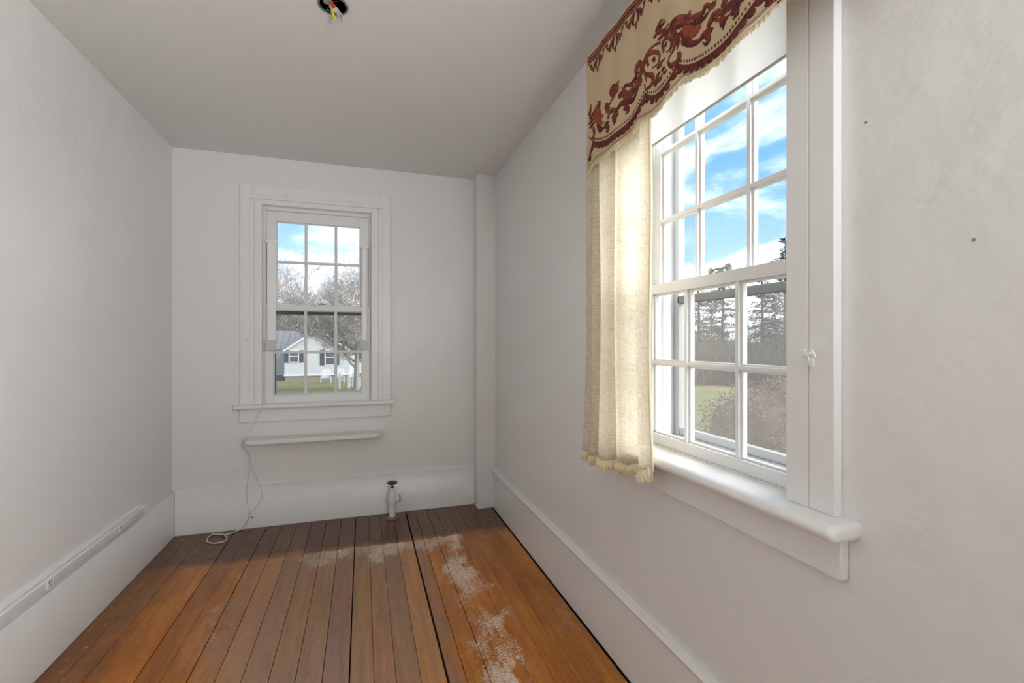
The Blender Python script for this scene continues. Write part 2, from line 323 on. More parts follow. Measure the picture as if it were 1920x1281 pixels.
# ------------------------------------------------------------------ mesh helpers
class MB:
    def __init__(s): s.v = []; s.f = []
    def box(s, x0, x1, y0, y1, z0, z1):
        i = len(s.v)
        s.v += [(x0,y0,z0),(x1,y0,z0),(x1,y1,z0),(x0,y1,z0),(x0,y0,z1),(x1,y0,z1),(x1,y1,z1),(x0,y1,z1)]
        s.f += [tuple(i+k for k in q) for q in ((0,3,2,1),(4,5,6,7),(0,1,5,4),(1,2,6,5),(2,3,7,6),(3,0,4,7))]
        return s
    def prism(s, poly, axis, a, b):
        """polygon (2 coords) extruded along axis from a to b"""
        i = len(s.v); n = len(poly)
        mk = {'x': lambda p, t: (t, p[0], p[1]), 'y': lambda p, t: (p[0], t, p[1]), 'z': lambda p, t: (p[0], p[1], t)}[axis]
        s.v += [mk(p, a) for p in poly] + [mk(p, b) for p in poly]
        s.f += [tuple(range(i, i+n)), tuple(range(i+2*n-1, i+n-1, -1))]
        s.f += [(i+k, i+n+k, i+n+(k+1) % n, i+(k+1) % n) for k in range(n)]
        return s
    def tube(s, pts, rad, n=8, cap=True):
        pts = [Vector(p) for p in pts]; rads = rad if hasattr(rad, '__len__') else [rad]*len(pts)
        i0 = len(s.v); up = None
        for k, p in enumerate(pts):
            t = (pts[min(k+1, len(pts)-1)]-pts[max(k-1, 0)]).normalized()
            if up is None:
                up = t.orthogonal().normalized()
            else:
                up = (up - t*up.dot(t)); up = up.normalized() if up.length > 1e-6 else t.orthogonal().normalized()
            w = t.cross(up)
            for j in range(n):
                a = 2*math.pi*j/n; q = p+(up*math.cos(a)+w*math.sin(a))*rads[k]; s.v.append(tuple(q))
        for k in range(len(pts)-1):
            for j in range(n):
                a = i0+k*n+j; b = i0+k*n+(j+1) % n
                s.f.append((a, b, b+n, a+n))
        if cap:
            s.f.append(tuple(i0+j for j in range(n))[::-1]); s.f.append(tuple(i0+(len(pts)-1)*n+j for j in range(n)))
        return s
    def lathe(s, prof, c, axis='z', n=24):
        """profile list of (radius, height)"""
        i0 = len(s.v); c = Vector(c)
        for r, h in prof:
            for j in range(n):
                a = 2*math.pi*j/n; x, y = r*math.cos(a), r*math.sin(a)
                q = {'z': (x, y, h), 'x': (h, x, y), 'y': (x, h, y)}[axis]; s.v.append(tuple(c+Vector(q)))
        for k in range(len(prof)-1):
            for j in range(n):
                a = i0+k*n+j; b = i0+k*n+(j+1) % n; s.f.append((a, b, b+n, a+n))
        s.f.append(tuple(i0+j for j in range(n))[::-1]); s.f.append(tuple(i0+(len(prof)-1)*n+j for j in range(n)))
        return s
    def mesh(s, name, mat, smooth=False):
        me = bpy.data.meshes.new(name); me.from_pydata(s.v, [], s.f)
        bm = bmesh.new(); bm.from_mesh(me); bmesh.ops.recalc_face_normals(bm, faces=bm.faces); bm.to_mesh(me); bm.free()
        if smooth:
            for p in me.polygons: p.use_smooth = True
        me.set_sharp_from_angle(angle=math.radians(42))
        me.materials.append(M[mat]); return me
    def build(s, name, mat, parent=None, bevel=0, smooth=False, seg=2):
        me = s.mesh(name, mat, smooth)
        o = bpy.data.objects.new(name, me); COL.objects.link(o); o.parent = parent
        if bevel:
            b = o.modifiers.new('bevel', 'BEVEL'); b.width = bevel; b.segments = seg; b.limit_method = 'ANGLE'; b.angle_limit = math.radians(40)
            if not smooth:
                b.harden_normals = False
        return o
def B(*a): return MB().box(*a)
def tag(o, label, cat, group=None, kind=None):
    o['label'] = label; o['category'] = cat
    if group: o['group'] = group
    if kind: o['kind'] = kind
    return o
def empty(name, loc=(0,0,0)):
    o = bpy.data.objects.new(name, None); o.empty_display_size = .05; COL.objects.link(o); o.location = loc; return o
def adopt(root, *parts):
    """parent parts that are modelled in world space without moving them"""
    for p in parts:
        p.parent = root; p.matrix_parent_inverse = Matrix.Translation(-Vector(root.location))
def copy_tree(o, parent=None):
    c = o.copy(); COL.objects.link(c); c.parent = parent
    for ch in list(o.children): copy_tree(ch, c)
    return c
def catmull(pts, n=8):
    P = [Vector(p) for p in pts]; P = [2*P[0]-P[1]]+P+[2*P[-1]-P[-2]]; out = []
    for i in range(1, len(P)-2):
        for k in range(n):
            t = k/n; a, b, c, d = P[i-1], P[i], P[i+1], P[i+2]
            out.append(.5*((2*b)+(c-a)*t+(2*a-5*b+4*c-d)*t*t+(3*b-a-3*c+d)*t**3))
    out.append(P[-2]); return out

# ------------------------------------------------------------------ room shell
XL, XR, YB, YF, H = -1.118, .915, 3.375, -1.8, 2.4
XO, YO = 1.10, 3.54                 # outer faces of the two window walls
def struct(o, label, cat): return tag(o, label, cat, kind='structure')
# floor: dark sub-floor with separate boards
sub = B(XL-.1, XR, YF-.1, YB, -.06, -.018).build('floor', 'subfloor'); struct(sub, 'worn brown varnished floor of long narrow boards', 'floor')
bx = [-1.103, -1.02, -.938, -.769, -.68, -.591, -.498, -.409, -.318, -.228, -.137, -.045, .039, .114, .198, .289, .353, .432, .492, .571, .649, .726, .81, .889]
gap = {-.769: .0035, -.591: .0035, -.498: .002, -.409: .002, -.318: .002, -.228: .002, -.137: .0022, -.045: .005, .289: .009, .353: .0022, .432: .0025, .039: .0012, .114: .0010, .198: .0012}
for i in range(len(bx)-1):
    a, b = bx[i], bx[i+1]; ga, gb = gap.get(a, .0008)/2, gap.get(b, .0008)/2
    cuts = [YF]
    if i in (16, 19, 2, 21): cuts.append({16: 1.15, 19: 2.23, 2: 2.95, 21: 2.62}[i])
    cuts.append(3.353)
    for j in range(len(cuts)-1):
        y0, y1 = cuts[j]+(.0006 if j else 0), cuts[j+1]
        yend = y1
        if a > .77 and j == len(cuts)-2: yend = 3.247
        z = -rnd.random()*.0012; x0, x1 = a+ga, b-gb; c = .0014
        pl = MB(); pl.prism([(x0, -.018), (x1, -.018), (x1, z-c), (x1-c, z), (x0+c, z), (x0, z-c)], 'y', y0, yend)
        pl.build('plank', 'floor', sub)

def holed(axis, c0, c1, a0, a1, z0, z1, h):
    """wall slab thickness c0..c1 along axis x or y, length a0..a1, opening h=(a,b,zl,zh)"""
    mb = MB(); A, Bb, ZL, ZH = h
    for p, q, r, s_ in ((a0, A, z0, z1), (Bb, a1, z0, z1), (A, Bb, z0, ZL), (A, Bb, ZH, z1)):
        if q-p < 1e-4 or s_-r < 1e-4: continue
        if axis == 'x': mb.box(c0, c1, p, q, r, s_)
        else: mb.box(p, q, c0, c1, r, s_)
    return mb
W2 = (.765, 1.445, .845, 2.14)     # side window opening: y0,y1,z0,z1
W1 = (-.632, .068, .79, 2.10)      # end window opening: x0,x1,z0,z1
struct(B(XL-.12, XL, YF-.1, YO, -.06, H).build('wall_left', 'wall'), 'plain white plaster wall with wiring strip along its baseboard', 'wall')
struct(holed('y', YB, YO, XL, XO, -.06, H, W1).build('wall_back', 'wall'), 'white plaster end wall around the small far window', 'wall')
W3 = (-1.33, -.57, .845, 2.10)     # opening of the added window, unseen behind the camera, for extra light
wr = holed('x', XR, XO, .2, YB, -.06, H, W2); w3_ = holed('x', XR, XO, YF-.1, .2, -.06, H, W3); wr.f += [tuple(i+len(wr.v) for i in f) for f in w3_.f]; wr.v += w3_.v
struct(wr.build('wall_right', 'wall'), 'white plaster wall around the window with the valance', 'wall')
struct(B(XL, XR, YF-.1, YF, -.018, H).build('wall_front', 'wall'), 'plain white plaster wall facing the end window', 'wall')
struct(B(.783, XR, 3.25, YB, 0, H).build('wall_corner', 'wall'), 'narrow boxed-in corner beside the end wall', 'wall')
# ceiling with the round hole of the electrical box
CX, CY, CR = -.100, 1.775, .0465
ce = MB(); q = .15
ce.box(XL, CX-q, YF, YB, H, H+.08).box(CX+q, XR, YF, YB, H, H+.08).box(CX-q, CX+q, YF, CY-q, H, H+.08).box(CX-q, CX+q, CY+q, YB, H, H+.08)
n = 32; i0 = len(ce.v)
for k in range(n):
    a = 2*math.pi*k/n; c, s = math.cos(a), math.sin(a); m_ = max(abs(c), abs(s))
    for z in (H, H+.08):
        ce.v += [(CX+CR*c, CY+CR*s, z), (CX+q*c/m_, CY+q*s/m_, z)]
for k in range(n):
    a = i0+4*k; b = i0+4*((k+1) % n)
    ce.f += [(a, a+1, b+1, b), (a+2, b+2, b+3, a+3), (a, b, b+2, a+2)]
struct(ce.build('ceiling', 'ceil'), 'plain off-white plaster ceiling with an open electrical box', 'ceiling')

# baseboards
def baseboard(name, poly, axis, a, b, label, extra=()):
    o = MB().prism(poly, axis, a, b).build(name, 'trim', None, .0015); struct(o, label, 'baseboard'); return o
baseboard('baseboard_back', [(3.375, 0), (3.357, 0), (3.357, .196), (3.3585, .198), (3.3585, .280), (3.364, .286), (3.375, .287)], 'x', XL+.017, .783, 'tall white baseboard below the far window')
baseboard('baseboard_left', [(XL, 0), (-1.101, 0), (-1.101, .262), (-1.106, .270), (XL, .272)], 'y', YF, 3.357, 'tall white baseboard under the wiring strip')
baseboard('baseboard_right', [(XR, 0), (.898, 0), (.898, .252), (.892, .257), (.890, .264), (.894, .271), (.901, .274), (.903, .280), (XR, .284)], 'y', YF, 3.25, 'tall white baseboard with beaded top under the valance window')

# wiring strip with receptacles on the left baseboard
rw = empty('wiring_raceway', (-1.11, 2.3, .314)); tag(rw, 'white surface wiring strip with receptacles along left baseboard', 'wiring strip')
body = MB().prism([(XL, .292), (-1.097, .294), (-1.0925, .299), (-1.0925, .329), (-1.097, .334), (XL, .336)], 'y', YF+.3, 2.93).build('cover', 'trim', None, .001)
cap = MB().prism([(XL, .289), (-1.0915, .2915), (-1.0905, .300), (-1.0905, .330), (-1.095, .337), (XL, .339)], 'y', 2.925, 2.945).build('end_cap', 'trim')
adopt(rw, body, cap)
lip = MB().prism([(XL, .336), (-1.100, .336), (-1.100, .342), (XL, .345)], 'y', YF+.3, 2.90).build('paint_ridge', 'trim'); adopt(rw, lip)
for y in (2.665, 2.139, 1.613):
    r = B(-1.0925, -1.0885, y-.017, y+.017, .2955, .3325).build('receptacle', 'plastic', None, .0015); adopt(rw, r)
    for dy, dz, hy, hz in ((-.006, .006, .0015, .005), (.006, .006, .0015, .004), (0, -.008, .003, .003)):
        s_ = B(-1.0889, -1.0882, y+dy-hy, y+dy+hy, .314+dz-hz, .314+dz+hz).build('slot', 'slot', r)
        s_.matrix_parent_inverse = Matrix.Identity(4)

# ------------------------------------------------------------------ sash windows
def sash(name, root, frame_axis, c, th, a0, a1, z0, z1, stile, top, bot, avs, zvs, mu, mat='sash'):
    """six-or-nine light sash in the plane axis=c (room face c, thickness th outward); glass panes become sub-parts"""
    mb = MB()
    def bx_(p, q, r, s_, d0=0, d1=1):
        e0, e1 = c+th*d0, c+th*d1
        if frame_axis == 'x': mb.box(e0, e1, p, q, r, s_)
        else: mb.box(p, q, e0, e1, r, s_)
    bx_(a0, a0+stile, z0, z1); bx_(a1-stile, a1, z0, z1)
    bx_(a0+stile, a1-stile, z0, z0+bot); bx_(a0+stile, a1-stile, z1-top, z1)
    st = .006
    A = [a0+stile]+list(avs)+[a1-stile]; Z = [z0+bot]+list(zvs)+[z1-top]
    # stepped moulding round the glass field
    for v in avs:
        bx_(v-mu, v+mu, z0+bot, z1-top, .34, .80); bx_(v-mu*.5, v+mu*.5, z0+bot, z1-top, .02, .98)
    for v in zvs:
        bx_(a0+stile, a1-stile, v-mu, v+mu, .345, .795); bx_(a0+stile, a1-stile, v-mu*.5, v+mu*.5, .03, .97)
    for p, q, r, s_ in ((A[0], A[0]+st, Z[0], Z[-1]), (A[-1]-st, A[-1], Z[0], Z[-1]), (A[0], A[-1], Z[0], Z[0]+st), (A[0], A[-1], Z[-1]-st, Z[-1])):
        bx_(p, q, r, s_, .35, .79)
    o = mb.build(name, mat, None, .0016); adopt(root, o)
    g0, g1 = c+th*.62, c+th*.62+.0022
    for i in range(len(A)-1):
        for j in range(len(Z)-1):
            p0 = A[i]+(.003 if i == 0 else mu*.8); p1 = A[i+1]-(.003 if i == len(A)-2 else mu*.8)
            q0 = Z[j]+(.003 if j == 0 else mu*.8); q1 = Z[j+1]-(.003 if j == len(Z)-2 else mu*.8)
            m2 = B(g0, g1, p0, p1, q0, q1) if frame_axis == 'x' else B(p0, p1, g0, g1, q0, q1)
            pn = m2.build('pane', 'glass', o)
    return o

# --- end window
w1 = empty('window_1', (-.28, 3.4, .79)); struct(w1, 'small six-over-six sash window in the end wall above a ledge', 'window')
x0, x1, z0, z1 = W1
cas = MB()
cas.box(-.744, -.672, 3.352, YB, .795, 2.212).box(.112, .184, 3.352, YB, .795, 2.212).box(-.672, .112, 3.352, YB, 2.128, 2.212)
cas.box(-.690, -.664, 3.347, 3.36, .795, 2.119).box(.104, .130, 3.347, 3.36, .795, 2.119).box(-.690, .130, 3.347, 3.36, 2.119, 2.146)
adopt(w1, cas.build('casing', 'trim', None, .0025))
stp = MB().box(-.676, -.620, 3.359, YB+.03, .795, 2.132).box(.056, .116, 3.359, YB+.03, .795, 2.132).box(-.620, .056, 3.359, YB+.03, 2.088, 2.132)
adopt(w1, stp.build('stop_frame', 'trim', None, .002))
jm = MB().box(x0, -.606, YB+.03, YO, z0, z1).box(.043, x1, YB+.03, YO, z0, z1).box(-.606, .043, YB+.03, YO, 2.066, z1).box(x0, x1, 3.39, YO+.03, .765, .80)
adopt(w1, jm.build('jamb', 'sash', None, .002))
sl = MB().prism([(3.40, .768), (3.316, .768), (3.308, .772), (3.305, .780), (3.308, .789), (3.316, .794), (3.40, .796)], 'x', -.771, .205)
adopt(w1, sl.build('sill', 'sill', None, .003))
adopt(w1, B(-.747, .181, 3.352, YB, .682, .768).build('apron', 'trim', None, .003))
sash('upper_sash', w1, 'y', 3.428, .026, -.606, .043, 1.405, 2.066, .060, .066, .034, (-.366, -.176), (1.732,), .009)
sash('lower_sash', w1, 'y', 3.395, .030, -.606, .043, .798, 1.442, .046, .034, .044, (-.366, -.176), (1.128,), .009)
lk = MB().lathe([(.014, 0), (.014, .004), (.008, .006), (.008, .012)], (-.265, 3.412, 1.442)).tube([(-.285, 3.406, 1.452), (-.265, 3.412, 1.455), (-.242, 3.402, 1.452)], .0045, 8)
adopt(w1, lk.build('sash_lock', 'steel', None, 0, True))
stm = MB().box(-.606, -.562, 3.505, 3.53, .80, 2.066).box(.015, .043, 3.505, 3.53, .80, 2.066).box(-.606, .043, 3.505, 3.53, .80, .835).box(-.606, .043, 3.50, 3.525, 1.385, 1.412)
adopt(w1, stm.build('storm_frame', 'darkalu', None, .001))
adopt(w1, B(-.565, .018, 3.516, 3.517, .83, 1.388).build('insect_screen', 'screen'))
for xa, xb, nm in ((-.600, -.534, 0), (-.012, .036, 1)):
    ch = B(xa+.006, xb-.006, 3.371, 3.393, 1.205, 1.852).build('side_channel', 'milky', None, .006); adopt(w1, ch)
    B(xa-.002, xb+.004, 3.367, 3.394, 1.842, 1.864).build('end_cap', 'plastic', ch, .002).matrix_parent_inverse = ch.matrix_parent_inverse.inverted() @ ch.matrix_parent_inverse
    B(xa-.002, xb-.004, 3.366, 3.394, 1.142, 1.207).build('end_block', 'greyplastic', ch, .002)

# --- side window
w2 = empty('window_2', (1.0, 1.1, .845)); struct(w2, 'tall sash window behind the patterned valance', 'window')
ya, yb, za, zb = W2
cas = MB().box(.893, XR, .686, .7418, .85, 2.26).box(.893, XR, .7424, .797, .85, 2.26).box(.893, XR, 1.425, 1.535, .85, 2.26).box(.893, XR, .797, 1.425, 2.14, 2.26)
adopt(w2, cas.build('casing', 'trim', None, .0022))
jm = MB().box(XR, XO, ya, .775, za, zb).box(XR, XO, 1.432, yb, za, zb).box(XR, XO, .775, 1.432, 2.118, zb)
jm.box(.985, .992, 1.420, 1.432, za, zb).box(1.03, 1.06, 1.422, 1.432, za, zb).box(.985, .992, .775, .787, za, zb)
adopt(w2, jm.build('jamb', 'sash', None, .0015))
prof = [(.955, .814), (.862, .814), (.852, .8155), (.843, .820), (.838, .827), (.8365, .833), (.838, .839), (.843, .8455), (.851, .849), (.860, .850), (.955, .850)]
sl = MB().prism([(p[0], p[1]) for p in prof], 'y', .648, 1.575)
slo = sl.build('sill', 'sill', None, .012, False, 4); adopt(w2, slo)
adopt(w2, B(.893, XR, .672, 1.55, .728, .814).build('apron', 'trim', None, .003))
adopt(w2, MB().prism([(.95, .80), (1.16, .80), (1.16, .825), (.95, .852)], 'y', ya, yb).build('outer_sill', 'sash', None, .002))
sash('upper_sash', w2, 'x', .988, .030, .776, 1.431, 1.362, 2.116, .044, .040, .032, (1.000, 1.206), (1.618, 1.856), .011)
sash('lower_sash', w2, 'x', .953, .032, .776, 1.431, .852, 1.395, .044, .034, .034, (1.004, 1.212), (1.129,), .011)
stm = MB().box(1.075, 1.10, 1.402, 1.432, .85, 2.118).box(1.075, 1.10, .775, .805, .85, 2.118).box(1.07, 1.10, .775, 1.432, .842, .868).box(1.08, 1.105, .795, 1.41, .868, .892)
adopt(w2, stm.build('storm_frame', 'alu', None, .0015))
adopt(w2, B(1.075, 1.10, .795, 1.41, 1.336, 1.362).build('screen_bar', 'screenbar', None, .0015))
adopt(w2, B(1.088, 1.089, .80, 1.405, .885, 1.34).build('insect_screen', 'screen'))
lk = MB().lathe([(.016, 0), (.016, .003), (.009, .005), (.009, .011)], (.967, 1.075, 1.395)).tube(catmull([(.967, 1.108, 1.405), (.962, 1.092, 1.406), (.966, 1.075, 1.406), (.972, 1.055, 1.408), (.972, 1.045, 1.406)], 4), .0038, 8)
lk.lathe([(.004, -.009), (.010, -.006), (.010, .006), (.004, .009)], (.967, 1.110, 1.404), 'y', 12).lathe([(.004, -.009), (.010, -.006), (.010, .006), (.004, .009)], (.967, 1.045, 1.407), 'y', 12)
adopt(w2, lk.build('sash_lock', 'steel', None, 0, True))
# --- added side window, unseen behind the camera, to let light in
w3 = empty('added_window', (1.0, -.95, .845)); struct(w3, 'added bare sash window, unseen behind the camera, for extra light', 'window')
adopt(w3, MB().box(.893, XR, -1.43, -1.33, .80, 2.22).box(.893, XR, -.57, -.47, .80, 2.22).box(.893, XR, -1.33, -.57, 2.10, 2.22).box(.86, .96, -1.47, -.43, .812, .847).build('casing', 'trim', None, .0022))
sash('upper_sash', w3, 'x', .988, .030, -1.328, -.572, 1.45, 2.098, .044, .04, .032, (-1.075, -.825), (1.77,), .011)
sash('lower_sash', w3, 'x', .953, .032, -1.328, -.572, .848, 1.482, .044, .034, .044, (-1.075, -.825), (1.17,), .011)
# roller shade inside the recess
rs = empty('roller_shade', (.938, 1.1, 2.10)); tag(rs, 'plain white roller shade drawn down a little behind the valance', 'window shade')
cloth = MB()
pf = [(.9395, 2.09), (.9395, 1.905), (.9385, 1.885), (.9380, 1.868)]
pp = [(x, z) for x, z in pf]+[(x+.0016, z) for x, z in reversed(pf)]
adopt(rs, MB().prism(pp, 'y', .781, 1.428).build('shade_cloth', 'shade'))
adopt(rs, MB().prism([(.9360, 1.8635), (.9360, 1.868), (.9370, 1.869), (.9410, 1.869), (.9420, 1.868), (.9420, 1.8635), (.9410, 1.8625), (.9370, 1.8625)], 'y', .781, 1.428).build('hem_bar', 'greyplastic'))
adopt(rs, MB().lathe([(.016, .776), (.016, 1.431)], (.938, 0, 2.095), 'y', 16).build('roller', 'plastic', None, 0, True))

# ------------------------------------------------------------------ valance
VX = .790
hemp = [(.60, 1.885), (.66, 1.882), (.728, 1.880), (.785, 1.870), (.86, 1.865), (.935, 1.862), (.984, 1.873), (1.0145, 1.882), (1.058, 1.870), (1.10, 1.855), (1.15, 1.855), (1.19, 1.861), (1.217, 1.865), (1.268, 1.850), (1.34, 1.843), (1.42, 1.842), (1.50, 1.846), (1.53, 1.842), (1.556, 1.826)]
def interp(tab, y):
    for (a, va), (b, vb) in zip(tab, tab[1:]):
        if a <= y <= b:
            t = (y-a)/(b-a); t = t*t*(3-2*t)*.5+t*.5
            return va+(vb-va)*t
    return tab[0][1] if y < tab[0][0] else tab[-1][1]
hem = lambda y: interp(hemp, y)
def vx(y, z):                     # gentle ripple of the hanging cloth
    return VX + .0035*math.sin(y*21+.6)*(2.26-z)/.4 + .002*math.sin(y*47+z*9) + .004*max(0, (1.95-z)/.1)**2*.4
YV0, YV1, ZV = .60, 1.556, 2.252
va = empty('valance', (VX, 1.08, ZV)); tag(va, 'cream valance with rust velvet scrollwork and a scalloped fringed hem', 'valance')
mb = MB(); ny, nzv = 150, 26; th = .0018
for side in (0, 1):
    for i in range(ny+1):
        y = YV0+(YV1-YV0)*i/ny
        for j in range(nzv+1):
            h = hem(y); z = h+(ZV-h)*j/nzv; mb.v.append((vx(y, z)+side*th, y, z))
N = (ny+1)*(nzv+1)
for i in range(ny):
    for j in range(nzv):
        a = i*(nzv+1)+j; b = a+nzv+1
        mb.f.append((a, a+1, b+1, b)); mb.f.append((N+a, N+b, N+b+1, N+a+1))
for i in range(ny):
    a = i*(nzv+1); b = a+nzv+1; mb.f.append((a, b, N+b, N+a)); a += nzv; b += nzv; mb.f.append((a, N+a, N+b, b))
for j in range(nzv):
    a = j; mb.f.append((a, N+a, N+a+1, a+1)); a = ny*(nzv+1)+j; mb.f.append((a, a+1, N+a+1, N+a))
adopt(va, mb.build('cloth', 'valance', None, 0, True))
for y in (YV0, YV1-.002): adopt(va, B(VX+.002, .893, y, y+.002, hem(y)+.02, ZV).build('return_cloth', 'valance'))
adopt(va, B(VX+.006, .893, YV0+.004, YV1-.004, ZV-.022, ZV-.002).build('mounting_board', 'trim'))

class Rib(MB):
    """raised velvet ribbons laid on the valance cloth in (y, z)"""
    def stroke(s, pts, w, n=6, off=.0016, taper=True, wend=None):
        P = catmull([(p[0], p[1], 0) for p in pts], n); L = len(P); i0 = len(s.v)
        for k, p in enumerate(P):
            t = P[min(k+1, L-1)]-P[max(k-1, 0)]; t = t.normalized() if t.length > 1e-9 else Vector((1, 0, 0))
            nn = Vector((-t.y, t.x, 0)); f = k/(L-1)
            ww = w*((.35+.65*math.sin(math.pi*min(1, f*1.15+.12))**.7 if f < .78 else max(.25, math.sin(math.pi*min(1, f*1.15+.12) if f*1.15+.12 < 1 else 3.1)**.7)) if taper else 1)
            if wend is not None: ww = w+(wend-w)*f
            for q, d in ((-1, 0), (-.55, 1), (.55, 1), (1, 0)):
                v = p+nn*(ww*q); s.v.append((vx(v.x, v.y)-.0004-off*d, v.x, v.y))
        for k in range(L-1):
            a = i0+4*k
            for j in range(3): s.f.append((a+j, a+j+1, a+j+5, a+j+4))
        s.f.append((i0, i0+1, i0+2, i0+3)); e = i0+4*(L-1); s.f.append((e+3, e+2, e+1, e))
    def blob(s, y, z, ry, rz, ang=0, n=10, off=.0018):
        i0 = len(s.v); c, sn = math.cos(ang), math.sin(ang)
        s.v.append((vx(y, z)-.0004-off, y, z))
        for k in range(n):
            a = 2*math.pi*k/n
            for f, d in ((.6, 1), (1, 0)):
                u, w = ry*f*math.cos(a), rz*f*math.sin(a); yy, zz = y+u*c-w*sn, z+u*sn+w*c
                s.v.append((vx(yy, zz)-.0004-off*d, yy, zz))
        for k in range(n):
            a = i0+1+2*k; b = i0+1+2*((k+1) % n); s.f.append((i0, a, b)); s.f.append((a, a+1, b+1, b))
inside = lambda y: YV0+.008 < y < YV1-.004
def spiral(cy, cz, r, a0, turns, sgn, n=11):
    return [(cy+r*(1-.80*k/(n-1))*math.cos(a0+sgn*turns*2*math.pi*k/(n-1)), cz+r*(1-.80*k/(n-1))*math.sin(a0+sgn*turns*2*math.pi*k/(n-1))) for k in range(n)]
scroll, dark, shells = Rib(), Rib(), []
def clipS(rb, pts, w, **k):
    p = [q for q in pts if inside(q[0])]
    if len(p) >= 3: rb.stroke(p, w*1.16, **k)
